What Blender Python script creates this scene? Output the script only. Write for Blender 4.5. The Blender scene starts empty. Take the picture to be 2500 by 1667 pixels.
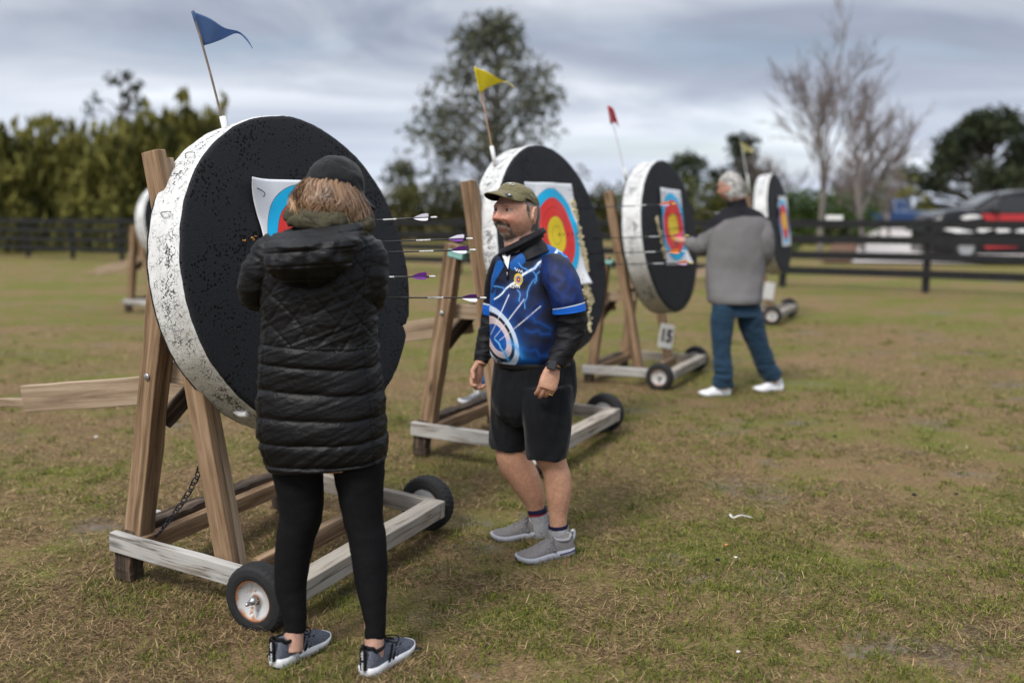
import bpy, bmesh, math, random
import numpy as np
from mathutils import Matrix, Vector, noise as mnoise
from mathutils.bvhtree import BVHTree
R = math.radians
rng = np.random.default_rng(7)
random.seed(7)
scene = bpy.context.scene
col = scene.collection

# ------------------------------------------------------------------ camera
CAM_H, FPX, PITCH, ROLL = 1.6, 2406.3, 0.1375, 0.0037
cp, sp_ = math.cos(PITCH), math.sin(PITCH)
FW = np.array([0, cp, -sp_]); RT0 = np.array([1.0, 0, 0]); UP0 = np.array([0, sp_, cp])
RT = math.cos(ROLL) * RT0 + math.sin(ROLL) * UP0
UP = -math.sin(ROLL) * RT0 + math.cos(ROLL) * UP0
cd = bpy.data.cameras.new('camera'); camera = bpy.data.objects.new('camera', cd); col.objects.link(camera)
mw = Matrix.Identity(4)
for i in range(3):
    mw[i][0], mw[i][1], mw[i][2] = RT[i], UP[i], -FW[i]
mw[0][3], mw[1][3], mw[2][3] = 0, 0, CAM_H
camera.matrix_world = mw
cd.sensor_width = 36; cd.lens = FPX / 2500 * 36
cd.clip_start = 0.05; cd.clip_end = 2000
cd.dof.use_dof = True; cd.dof.focus_distance = 3.85; cd.dof.aperture_fstop = 1.15
scene.camera = camera

# ------------------------------------------------------------------ light and exposure
SUN_EL, SUN_AZ = R(52), R(215)          # azimuth clockwise from +Y: high, behind the camera's left shoulder
scene.view_settings.view_transform = 'Standard'
scene.view_settings.look = 'None'
scene.view_settings.exposure = 1.05
scene.view_settings.gamma = 1.0
scene.cycles.use_denoising = True
scene.cycles.max_bounces = 6
scene.cycles.sample_clamp_indirect = 4.0

def nd(nt, t, ins=None, **props):
    n = nt.nodes.new(t)
    for k, v in props.items(): setattr(n, k, v)
    for k, v in (ins or {}).items():
        s = n.inputs[k]
        if isinstance(v, bpy.types.NodeSocket): nt.links.new(v, s)
        else: s.default_value = v
    return n
def ramp(nt, fac, stops, interp='LINEAR'):
    n = nt.nodes.new('ShaderNodeValToRGB'); n.color_ramp.interpolation = interp
    el = n.color_ramp.elements
    while len(el) < len(stops): el.new(0.5)
    for e, (p, c) in zip(el, stops):
        e.position = p; e.color = (*c, 1) if len(c) == 3 else c
    nt.links.new(fac, n.inputs[0]); return n.outputs[0]
def math_(nt, op, a, b=0.0, clamp=False):
    n = nd(nt, 'ShaderNodeMath', {0: a, 1: b}, operation=op); n.use_clamp = clamp; return n.outputs[0]
def mix(nt, f, a, b, mode='MIX'):
    n = nt.nodes.new('ShaderNodeMix'); n.data_type = 'RGBA'; n.blend_type = mode
    for k, v in ((0, f), (6, a), (7, b)):
        s = n.inputs[k]
        if isinstance(v, bpy.types.NodeSocket): nt.links.new(v, s)
        else: s.default_value = v if k == 0 else ((*v, 1) if len(v) == 3 else v)
    return n.outputs[2]
def noise(nt, vec, scale, detail=4, rough=0.55, dist=0.0):
    return nd(nt, 'ShaderNodeTexNoise', {'Vector': vec, 'Scale': scale, 'Detail': detail, 'Roughness': rough, 'Distortion': dist}).outputs[0]
def mapping(nt, vec, scale=(1, 1, 1), rot=(0, 0, 0), loc=(0, 0, 0)):
    return nd(nt, 'ShaderNodeMapping', {'Vector': vec, 'Scale': scale, 'Rotation': rot, 'Location': loc}).outputs[0]

world = bpy.data.worlds.new('World'); scene.world = world; world.use_nodes = True
wt = world.node_tree; wt.nodes.clear()
sky = nd(wt, 'ShaderNodeTexSky', sky_type='NISHITA', sun_disc=False, sun_elevation=SUN_EL, sun_rotation=SUN_AZ)
sky.air_density = 1.0; sky.dust_density = 1.5
skybg = nd(wt, 'ShaderNodeBackground', {'Color': sky.outputs[0], 'Strength': 0.075})
tc = nd(wt, 'ShaderNodeTexCoord')
sx = nd(wt, 'ShaderNodeSeparateXYZ', {0: tc.outputs['Generated']})
zc = math_(wt, 'ADD', math_(wt, 'MAXIMUM', sx.outputs[2], 0.0), 0.22)
pl = nd(wt, 'ShaderNodeCombineXYZ', {0: math_(wt, 'DIVIDE', sx.outputs[0], zc), 1: math_(wt, 'DIVIDE', sx.outputs[1], zc), 2: 0.0}).outputs[0]
warp = noise(wt, pl, 0.35, 3)
pl2 = nd(wt, 'ShaderNodeVectorMath', {0: pl, 1: nd(wt, 'ShaderNodeVectorMath', {0: warp, 'Scale': 1.6}, operation='SCALE').outputs[0]}, operation='ADD').outputs[0]
streak = noise(wt, mapping(wt, pl2, (0.50, 0.95, 1), (0, 0, R(-32)), (3.1, 1.7, 0)), 1.0, 8, 0.57, 0.7)
soft = noise(wt, mapping(wt, pl, (0.34, 0.5, 1), (0, 0, R(-20)), (0.4, 5.2, 0)), 1.0, 3, 0.45)
dens = math_(wt, 'ADD', math_(wt, 'MULTIPLY', streak, 0.62), math_(wt, 'MULTIPLY', soft, 0.38))
ccol = ramp(wt, dens, [(0.35, (0.12, 0.15, 0.20)), (0.43, (0.195, 0.22, 0.275)), (0.49, (0.30, 0.325, 0.37)), (0.55, (0.45, 0.47, 0.505)), (0.61, (0.72, 0.73, 0.75))])
hor = ramp(wt, sx.outputs[2], [(0.0, (1, 1, 1)), (0.16, (0, 0, 0))])
ccol = mix(wt, math_(wt, 'MULTIPLY', hor, 0.5), ccol, (0.55, 0.595, 0.68))
cbg = nd(wt, 'ShaderNodeBackground', {'Color': ccol, 'Strength': math_(wt, 'ADD', 0.95, math_(wt, 'MULTIPLY', ramp(wt, sx.outputs[2], [(0.18, (0, 0, 0)), (0.75, (1, 1, 1))]), 0.75))})   # an overcast sky is brightest overhead
cover = ramp(wt, noise(wt, mapping(wt, pl2, (0.42, 1.2, 1), (0, 0, R(-24)), (7.7, 2.2, 0)), 1.0, 5, 0.5), [(0.30, (0, 0, 0)), (0.46, (1, 1, 1))])
cover = math_(wt, 'ADD', math_(wt, 'MULTIPLY', cover, 0.45), 0.55)
wm = nd(wt, 'ShaderNodeMixShader', {0: cover, 1: skybg.outputs[0], 2: cbg.outputs[0]})
wo = nd(wt, 'ShaderNodeOutputWorld', {0: wm.outputs[0]})

sl = bpy.data.lights.new('sun', 'SUN'); sun = bpy.data.objects.new('sun', sl); col.objects.link(sun)
sl.energy = 1.5; sl.angle = R(16); sl.color = (1.0, 0.965, 0.91)
sdir = Vector((math.sin(SUN_AZ) * math.cos(SUN_EL), math.cos(SUN_AZ) * math.cos(SUN_EL), math.sin(SUN_EL)))
sun.rotation_euler = sdir.to_track_quat('Z', 'Y').to_euler(); sun.location = (-5, -8, 14)

# ------------------------------------------------------------------ helpers
K = 2500 / 2352.0                                   # measuring picture -> photograph pixels
def at(xd, yd, Y):                                  # the point seen at (xd, yd) at the distance Y along the field
    d = FW + (xd * K - 1250) / FPX * RT + (833.5 - yd * K) / FPX * UP
    return np.array([0, 0, CAM_H]) + d * (Y / d[1])
def on_plane(xd, yd, P0, n):
    d = FW + (xd * K - 1250) / FPX * RT + (833.5 - yd * K) / FPX * UP
    o = np.array([0, 0, CAM_H]); return o + d * (np.dot(P0 - o, n) / np.dot(d, n))
def vn(p, seed=0):                                  # value noise 0..1 on an (n,3) array
    p = np.asarray(p, float); i = np.floor(p).astype(np.int64); f = p - i; u = f * f * (3 - 2 * f)
    def h(a, b, c):
        x = (a * 374761393 + b * 668265263 + c * 2147483647 + seed * 974711) & 0xffffffff
        x = ((x ^ (x >> 13)) * 1274126177) & 0xffffffff
        x = (x ^ (x >> 16)) & 0xffffffff
        return x / 4294967295.0
    r = 0
    for a in (0, 1):
        for b in (0, 1):
            for c in (0, 1):
                w = (u[:, 0] if a else 1 - u[:, 0]) * (u[:, 1] if b else 1 - u[:, 1]) * (u[:, 2] if c else 1 - u[:, 2])
                r = r + w * h(i[:, 0] + a, i[:, 1] + b, i[:, 2] + c)
    return r
def fbm(p, o=3, seed=0):
    p = np.asarray(p, float); r = 0; a = 0.5; s = 0
    for k in range(o): r = r + a * vn(p * 2 ** k, seed + k); s += a; a *= 0.5
    return r / s
def sstep(a, b, x):
    t = np.clip((x - a) / (b - a), 0, 1); return t * t * (3 - 2 * t)

def link(name, me, parent=None, mat=None, matrix=None):
    o = bpy.data.objects.new(name, me); col.objects.link(o)
    if mat is not None:
        for m in (mat if isinstance(mat, (list, tuple)) else [mat]): me.materials.append(m)
    if parent is not None: o.parent = parent
    if matrix is not None: o.matrix_local = Matrix(matrix) if not isinstance(matrix, Matrix) else matrix
    return o
def make_mesh(name, V, F, smooth=True, cols=None, mi=None):
    me = bpy.data.meshes.new(name)
    V = np.asarray(V, np.float32)
    if isinstance(F, np.ndarray):
        n, k = F.shape
        me.vertices.add(len(V)); me.vertices.foreach_set('co', V.ravel())
        me.loops.add(n * k); me.loops.foreach_set('vertex_index', F.astype(np.int32).ravel())
        me.polygons.add(n); me.polygons.foreach_set('loop_start', (np.arange(n) * k).astype(np.int32))
        me.update(calc_edges=True); me.validate()
    else:
        me.from_pydata([tuple(map(float, v)) for v in V], [], [tuple(map(int, f)) for f in F]); me.update()
    if cols is not None: set_cols(me, cols)
    if mi is not None: me.polygons.foreach_set('material_index', np.asarray(mi, np.int32))
    me.polygons.foreach_set('use_smooth', np.full(len(me.polygons), smooth))
    return me
def set_cols(me, cols):
    a = me.color_attributes.new('Col', 'FLOAT_COLOR', 'POINT')
    c = np.ones((len(me.vertices), 4), np.float32); c[:, :3] = cols
    a.data.foreach_set('color', c.ravel())
class MB:                                           # collects shapes into one mesh
    def __init__(s): s.V = []; s.F = []; s.C = []; s.n = 0; s.M = []
    def add(s, V, F, c=None, mi=0):
        V = np.asarray(V, float); s.V.append(V)
        s.F += [tuple(int(i) + s.n for i in f) for f in F]; s.M += [mi] * len(F)
        s.n += len(V); s.C.append(np.tile(np.asarray(c if c is not None else (1, 1, 1), float), (len(V), 1)) if np.ndim(c) < 2 else np.asarray(c))
        return s
    def mesh(s, name, smooth=True, cols=False):
        return make_mesh(name, np.concatenate(s.V), s.F, smooth, np.concatenate(s.C) if cols else None, s.M)
    def build(s, name, mat, parent=None, smooth=True, cols=False, matrix=None):
        return link(name, s.mesh(name, smooth, cols), parent, mat, matrix)
def box(c, h, rot=None):
    c = np.asarray(c, float); h = np.asarray(h, float)
    V = np.array([[x, y, z] for x in (-1, 1) for y in (-1, 1) for z in (-1, 1)], float) * h
    if rot is not None: V = V @ np.asarray(rot, float).T
    F = [(0, 1, 3, 2), (4, 6, 7, 5), (0, 4, 5, 1), (2, 3, 7, 6), (0, 2, 6, 4), (1, 5, 7, 3)]
    return V + c, F
def loft(rings, cap=True, closed=True):
    rings = np.asarray(rings, float); n, m, _ = rings.shape; V = rings.reshape(-1, 3); F = []
    for i in range(n - 1):
        for j in range(m if closed else m - 1):
            k = (j + 1) % m; F.append((i * m + j, i * m + k, (i + 1) * m + k, (i + 1) * m + j))
    if cap:
        V = np.concatenate([V, rings[0].mean(0)[None], rings[-1].mean(0)[None]]); a = n * m
        for j in range(m):
            k = (j + 1) % m; F.append((a, k, j)); F.append((a + 1, (n - 1) * m + j, (n - 1) * m + k))
    return V, F
def catmull(P, n):
    P = np.asarray(P, float); N = len(P)
    if N == 2: return P[0] + (P[1] - P[0]) * np.linspace(0, 1, n)[:, None]
    t = np.linspace(0, N - 1, n); i = np.clip(t.astype(int), 0, N - 2); f = (t - i)[:, None]
    Pe = np.concatenate([[2 * P[0] - P[1]], P, [2 * P[-1] - P[-2]]])
    a, b, c, d = Pe[i], Pe[i + 1], Pe[i + 2], Pe[i + 3]
    return 0.5 * (2 * b + (c - a) * f + (2 * a - 5 * b + 4 * c - d) * f ** 2 + (3 * b - a - 3 * c + d) * f ** 3)
def unit(v): v = np.asarray(v, float); return v / (np.linalg.norm(v) + 1e-12)
def tube_rings(path, rad, m=16, flat=None, ref=(0.3, 0.2, 1)):
    """rings round a path; rad scalar or per point; flat = (dir, factor) squashes along dir"""
    path = np.asarray(path, float); n = len(path)
    rad = np.broadcast_to(np.asarray(rad, float), (n,)) if np.ndim(rad) <= 1 else np.asarray(rad)
    T = np.gradient(path, axis=0); T /= np.linalg.norm(T, axis=1)[:, None] + 1e-12
    N = unit(np.cross(T[0], ref)); out = []
    ang = np.linspace(0, 2 * np.pi, m, endpoint=False)
    for i in range(n):
        N = unit(N - T[i] * np.dot(N, T[i])); B = np.cross(T[i], N)
        r = path[i] + rad[i] * (np.cos(ang)[:, None] * N + np.sin(ang)[:, None] * B)
        if flat is not None:
            d = unit(flat[0]); off = r - path[i]; r = path[i] + off - (off @ d)[:, None] * d * (1 - flat[1])
        out.append(r)
    return np.array(out)
def tube(path, rad, m=12, n=None, flat=None, cap=True, ref=(0.3, 0.2, 1)):
    if n:
        rad = np.interp(np.linspace(0, 1, n), np.linspace(0, 1, len(path)), np.broadcast_to(rad, (len(path),))); path = catmull(path, n)
    return loft(tube_rings(path, rad, m, flat, ref), cap)
def ellipsoid(c, r, rot=None, nu=24, nv=16):
    th = np.linspace(0, np.pi, nv + 1); ph = np.linspace(0, 2 * np.pi, nu, endpoint=False)
    rings = np.stack([np.stack([np.sin(t) * np.cos(ph), np.sin(t) * np.sin(ph), np.full(nu, np.cos(t))], 1) for t in th[1:-1]])
    V, F = loft(rings); V[-2] = (0, 0, 1); V[-1] = (0, 0, -1)
    V = V * np.asarray(r, float)
    if rot is not None: V = V @ np.asarray(rot).T
    return V + np.asarray(c, float), F
def lathe(prof, m=48, axis='z'):
    a = np.linspace(0, 2 * np.pi, m, endpoint=False)
    rings = np.array([[(r * math.cos(t), r * math.sin(t), z) for t in a] for r, z in prof])
    V, F = loft(rings, cap=False); return V, F
def frame(x=None, y=None, z=None, o=(0, 0, 0)):
    """matrix from two of the axes (first given kept exactly)"""
    if x is not None and z is not None: x = unit(x); y = unit(np.cross(z, x)); z = np.cross(x, y)
    elif y is not None and z is not None: y = unit(y); x = unit(np.cross(y, z)); z = np.cross(x, y)
    elif x is not None: x = unit(x); y = unit(np.asarray(y) - x * np.dot(x, y)); z = np.cross(x, y)
    m = Matrix.Identity(4)
    for i in range(3): m[i][0], m[i][1], m[i][2], m[i][3] = x[i], y[i], z[i], o[i]
    return m
def tag(o, label=None, cat=None, group=None, kind=None):
    if label: o['label'] = label
    if cat: o['category'] = cat
    if group: o['group'] = group
    if kind: o['kind'] = kind
    return o
def thing(name, label, cat, group=None, matrix=None):
    o = bpy.data.objects.new(name, None); col.objects.link(o); o.empty_display_size = 0.1
    if matrix is not None: o.matrix_world = matrix
    return tag(o, label, cat, group)
def bevel(o, w=0.004, seg=2):
    b = o.modifiers.new('bevel', 'BEVEL'); b.width = w; b.segments = seg; b.limit_method = 'ANGLE'; return o
def text_mesh(s, size, depth=0.0, bold=0.0):
    c = bpy.data.curves.new('lettering', 'FONT'); c.body = s; c.size = size; c.extrude = depth; c.offset = bold; c.align_x = 'CENTER'; c.align_y = 'CENTER'
    o = bpy.data.objects.new('lettering', c); col.objects.link(o)
    me = bpy.data.meshes.new_from_object(o.evaluated_get(bpy.context.evaluated_depsgraph_get()))
    bpy.data.objects.remove(o); return me

# ------------------------------------------------------------------ materials
def new_mat(name, rough=0.7, spec=0.3):
    m = bpy.data.materials.new(name); m.use_nodes = True; nt = m.node_tree
    b = nt.nodes['Principled BSDF']; b.inputs['Roughness'].default_value = rough
    b.inputs['Specular IOR Level'].default_value = spec
    return m, nt, b
def plain(name, c, rough=0.6, spec=0.3, metal=0.0, var=0.12, scale=30, bump=0.0):
    m, nt, b = new_mat(name, rough, spec); b.inputs['Metallic'].default_value = metal
    v = nd(nt, 'ShaderNodeTexCoord').outputs['Object']
    n = noise(nt, v, scale, 4)
    lo = tuple(x * (1 - var) for x in c); hi = tuple(min(1, x * (1 + var)) for x in c)
    nt.links.new(ramp(nt, n, [(0.3, lo), (0.7, hi)]), b.inputs['Base Color'])
    if bump: nt.links.new(nd(nt, 'ShaderNodeBump', {'Height': n, 'Strength': bump, 'Distance': 0.01}).outputs[0], b.inputs['Normal'])
    return m
def vcol_mat(name, rough=0.7, spec=0.25, bump=0.0, bscale=200, trans=0.0, var=0.0):
    m, nt, b = new_mat(name, rough, spec)
    c = nd(nt, 'ShaderNodeAttribute', attribute_name='Col').outputs['Color']
    if var:
        v = nd(nt, 'ShaderNodeTexCoord').outputs['Object']
        c = mix(nt, 1.0, c, ramp(nt, noise(nt, v, bscale, 3), [(0.3, (1 - var,) * 3), (0.7, (1 + var,) * 3)]), 'MULTIPLY')
    nt.links.new(c, b.inputs['Base Color'])
    if bump:
        v = nd(nt, 'ShaderNodeTexCoord').outputs['Object']
        nt.links.new(nd(nt, 'ShaderNodeBump', {'Height': noise(nt, v, bscale, 4), 'Strength': bump, 'Distance': 0.004}).outputs[0], b.inputs['Normal'])
    if trans:
        tr = nd(nt, 'ShaderNodeBsdfTranslucent', {'Color': c})
        ms = nd(nt, 'ShaderNodeMixShader', {0: trans, 1: b.outputs[0], 2: tr.outputs[0]})
        nt.links.new(ms.outputs[0], nt.nodes['Material Output'].inputs[0])
    return m
def wood(name, lo, mid, hi, grain=1.0, paint=None, wear=0.5):
    m, nt, b = new_mat(name, 0.82, 0.2)
    tcn = nd(nt, 'ShaderNodeTexCoord').outputs['Object']
    oi = nd(nt, 'ShaderNodeObjectInfo').outputs['Random']
    off = nd(nt, 'ShaderNodeCombineXYZ', {0: math_(nt, 'MULTIPLY', oi, 13.0), 1: math_(nt, 'MULTIPLY', oi, 3.0), 2: oi}).outputs[0]
    v = nd(nt, 'ShaderNodeVectorMath', {0: tcn, 1: off}, operation='ADD').outputs[0]
    g1 = noise(nt, mapping(nt, v, (1.6, 34, 34)), 1.0, 5, 0.6, 0.6)
    g2 = noise(nt, mapping(nt, v, (5, 150, 150)), 1.0, 3, 0.6)
    blot = noise(nt, mapping(nt, v, (3, 9, 9)), 1.0, 4, 0.6)
    f = math_(nt, 'ADD', math_(nt, 'MULTIPLY', g1, 0.6), math_(nt, 'ADD', math_(nt, 'MULTIPLY', g2, 0.2), math_(nt, 'MULTIPLY', blot, 0.2)))
    c = ramp(nt, f, [(0.36, lo), (0.49, mid), (0.62, hi)])
    if paint:
        pm = math_(nt, 'ADD', math_(nt, 'MULTIPLY', noise(nt, mapping(nt, v, (2.5, 22, 22)), 1.0, 6, 0.65, 0.4), 0.75), math_(nt, 'MULTIPLY', g2, 0.25))
        pf = ramp(nt, pm, [(wear - 0.12, (0, 0, 0)), (wear - 0.02, (0.85,) * 3), (wear + 0.08, (1, 1, 1))])
        pc = ramp(nt, blot, [(0.3, tuple(x * 0.82 for x in paint)), (0.65, paint)])
        c = mix(nt, pf, c, pc)
    knot = nd(nt, 'ShaderNodeTexVoronoi', {'Vector': mapping(nt, v, (2.2, 9, 9)), 'Scale': 1.0}).outputs['Distance']
    c = mix(nt, ramp(nt, knot, [(0.05, (0.85,) * 3), (0.16, (0, 0, 0))]), c, tuple(x * 0.5 for x in lo))
    nt.links.new(c, b.inputs['Base Color'])
    nt.links.new(nd(nt, 'ShaderNodeBump', {'Height': f, 'Strength': 0.5 * grain, 'Distance': 0.006}).outputs[0], b.inputs['Normal'])
    return m
W_BROWN = wood('weathered_timber', (0.070, 0.042, 0.024), (0.225, 0.142, 0.082), (0.36, 0.25, 0.155))
W_TAN = wood('pale_timber', (0.14, 0.098, 0.063), (0.29, 0.21, 0.14), (0.40, 0.31, 0.22))
W_DARK = wood('rotten_timber', (0.018, 0.014, 0.012), (0.05, 0.036, 0.026), (0.15, 0.10, 0.07), 1.6)
W_WHITE = wood('whitewashed_timber', (0.06, 0.05, 0.04), (0.2, 0.17, 0.14), (0.35, 0.32, 0.28), 0.8, (0.47, 0.455, 0.43), 0.52)
W_WORN = wood('worn_white_timber', (0.07, 0.055, 0.04), (0.22, 0.18, 0.14), (0.40, 0.35, 0.29), 1.0, (0.39, 0.355, 0.305), 0.54)
RUBBER = plain('tyre_rubber', (0.018, 0.018, 0.019), 0.75, 0.3, bump=0.15, scale=60)
STEEL = plain('galvanised_steel', (0.42, 0.42, 0.43), 0.42, 0.5, 0.9)
DARK_STEEL = plain('dark_chain_steel', (0.05, 0.05, 0.055), 0.5, 0.5, 0.7)
PVC = plain('white_pvc', (0.72, 0.72, 0.70), 0.45, 0.4, var=0.06)
BLACK_PLASTIC = plain('black_plastic', (0.01, 0.01, 0.011), 0.35, 0.5)
WHITE_MARK = plain('white_lettering', (0.78, 0.78, 0.77), 0.6, var=0.04)
BLACK_MARK = plain('black_lettering', (0.012, 0.012, 0.014), 0.6)
def rim_paint():
    m, nt, b = new_mat('wheel_rim_paint', 0.45, 0.4)
    v = nd(nt, 'ShaderNodeTexCoord').outputs['Object']
    z = nd(nt, 'ShaderNodeSeparateXYZ', {0: v})
    r = nd(nt, 'ShaderNodeVectorMath', {0: mapping(nt, v, (1, 1, 0))}, operation='LENGTH').outputs['Value']
    rust = noise(nt, v, 22, 5, 0.65)
    edge = ramp(nt, math_(nt, 'ADD', r, math_(nt, 'MULTIPLY', math_(nt, 'SUBTRACT', rust, 0.5), 0.03)), [(0.068, (0, 0, 0)), (0.078, (1, 1, 1))])
    spot = ramp(nt, rust, [(0.60, (0, 0, 0)), (0.66, (1, 1, 1))])
    hub = ramp(nt, r, [(0.018, (1, 1, 1)), (0.024, (0, 0, 0))])
    f = math_(nt, 'MAXIMUM', math_(nt, 'MAXIMUM', edge, spot), hub)
    rc = ramp(nt, rust, [(0.3, (0.10, 0.035, 0.012)), (0.7, (0.33, 0.12, 0.03))])
    nt.links.new(mix(nt, f, (0.47, 0.475, 0.47), rc), b.inputs['Base Color']); return m
RIM = rim_paint()
def foam_black():
    m, nt, b = new_mat('black_foam', 0.7, 0.16)
    v = nd(nt, 'ShaderNodeTexCoord').outputs['Object']
    vo = nd(nt, 'ShaderNodeTexVoronoi', {'Vector': v, 'Scale': 58.0}).outputs['Distance']
    clump = noise(nt, v, 4.5, 3)
    hole = nd(nt, 'ShaderNodeMath', {0: math_(nt, 'ADD', 0.14, math_(nt, 'MULTIPLY', ramp(nt, clump, [(0.40, (0, 0, 0)), (0.60, (1, 1, 1))]), 0.28)), 1: vo}, operation='SUBTRACT').outputs[0]
    pit = ramp(nt, hole, [(0.0, (0, 0, 0)), (0.08, (1, 1, 1))])
    fine = noise(nt, v, 140, 3, 0.6)
    big = noise(nt, v, 3, 3)
    c = mix(nt, pit, ramp(nt, fine, [(0.3, (0.0125, 0.013, 0.0155)), (0.7, (0.026, 0.027, 0.031))]), (0.0018, 0.0018, 0.002))
    nt.links.new(c, b.inputs['Base Color'])
    h = math_(nt, 'SUBTRACT', math_(nt, 'ADD', math_(nt, 'MULTIPLY', fine, 0.25), math_(nt, 'MULTIPLY', big, 0.6)), math_(nt, 'MULTIPLY', pit, 1.0))
    nt.links.new(nd(nt, 'ShaderNodeBump', {'Height': h, 'Strength': 0.7, 'Distance': 0.012}).outputs[0], b.inputs['Normal'])
    return m
FOAM = foam_black()
def rim_white():
    m, nt, b = new_mat('cracked_white_foam_rim', 0.75, 0.25)
    v = nd(nt, 'ShaderNodeTexCoord').outputs['Object']
    wv = nd(nt, 'ShaderNodeVectorMath', {0: v, 1: nd(nt, 'ShaderNodeVectorMath', {0: nd(nt, 'ShaderNodeTexNoise', {'Vector': v, 'Scale': 12.0}).outputs[1], 'Scale': 0.05}, operation='SCALE').outputs[0]}, operation='ADD').outputs[0]
    e = nd(nt, 'ShaderNodeTexVoronoi', {'Vector': wv, 'Scale': 52.0}, feature='DISTANCE_TO_EDGE').outputs['Distance']
    cl = noise(nt, v, 6.0, 4, 0.62); brk = noise(nt, v, 30.0, 3, 0.6)
    zz0 = nd(nt, 'ShaderNodeSeparateXYZ', {0: v}).outputs[2]                         # pitting is worst along the middle of the rim
    band = ramp(nt, math_(nt, 'MULTIPLY', zz0, -5.0), [(0.04, (0, 0, 0)), (0.28, (1, 1, 1)), (0.55, (1, 1, 1)), (0.95, (0.12,) * 3)])
    msk = math_(nt, 'MULTIPLY', band, ramp(nt, cl, [(0.36, (0, 0, 0)), (0.58, (1, 1, 1))]))
    sp = mapping(nt, wv, (1.0, 1.0, 0.7))
    pits = nd(nt, 'ShaderNodeTexVoronoi', {'Vector': sp, 'Scale': 125.0}).outputs['Distance']
    pt = ramp(nt, math_(nt, 'SUBTRACT', math_(nt, 'MULTIPLY', msk, math_(nt, 'MULTIPLY', brk, 0.82)), pits), [(0.0, (0, 0, 0)), (0.04, (1, 1, 1))])
    crack = ramp(nt, math_(nt, 'SUBTRACT', math_(nt, 'MULTIPLY', math_(nt, 'ADD', 0.30, msk), ramp(nt, brk, [(0.44, (0, 0, 0)), (0.62, (0.085,) * 3)])), e), [(0.0, (0, 0, 0)), (0.012, (0.8, 0.8, 0.8))])
    f = math_(nt, 'MAXIMUM', crack, pt)
    z = nd(nt, 'ShaderNodeSeparateXYZ', {0: v}).outputs[1]
    dirt = noise(nt, v, 3.0, 5, 0.6)
    low = ramp(nt, math_(nt, 'ADD', z, math_(nt, 'MULTIPLY', math_(nt, 'SUBTRACT', dirt, 0.5), 0.5)), [(0.30, (1, 1, 1)), (0.62, (0, 0, 0))])
    white = ramp(nt, noise(nt, v, 9, 4), [(0.3, (0.56, 0.555, 0.54)), (0.7, (0.72, 0.72, 0.71))])
    grey = ramp(nt, dirt, [(0.3, (0.40, 0.375, 0.33)), (0.7, (0.56, 0.54, 0.49))])
    zz = ramp(nt, math_(nt, 'ADD', math_(nt, 'MULTIPLY', z, 0.75), math_(nt, 'ADD', 0.5, math_(nt, 'MULTIPLY', math_(nt, 'SUBTRACT', dirt, 0.5), 0.35))), [(0.22, (1, 1, 1)), (0.46, (0, 0, 0))])
    base = mix(nt, zz, white, grey)
    nt.links.new(mix(nt, f, base, (0.05, 0.048, 0.046)), b.inputs['Base Color'])
    h = math_(nt, 'SUBTRACT', math_(nt, 'MULTIPLY', noise(nt, v, 40, 4), 0.5), f)
    nt.links.new(nd(nt, 'ShaderNodeBump', {'Height': h, 'Strength': 0.8, 'Distance': 0.008}).outputs[0], b.inputs['Normal'])
    return m
RIMW = rim_white()
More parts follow.
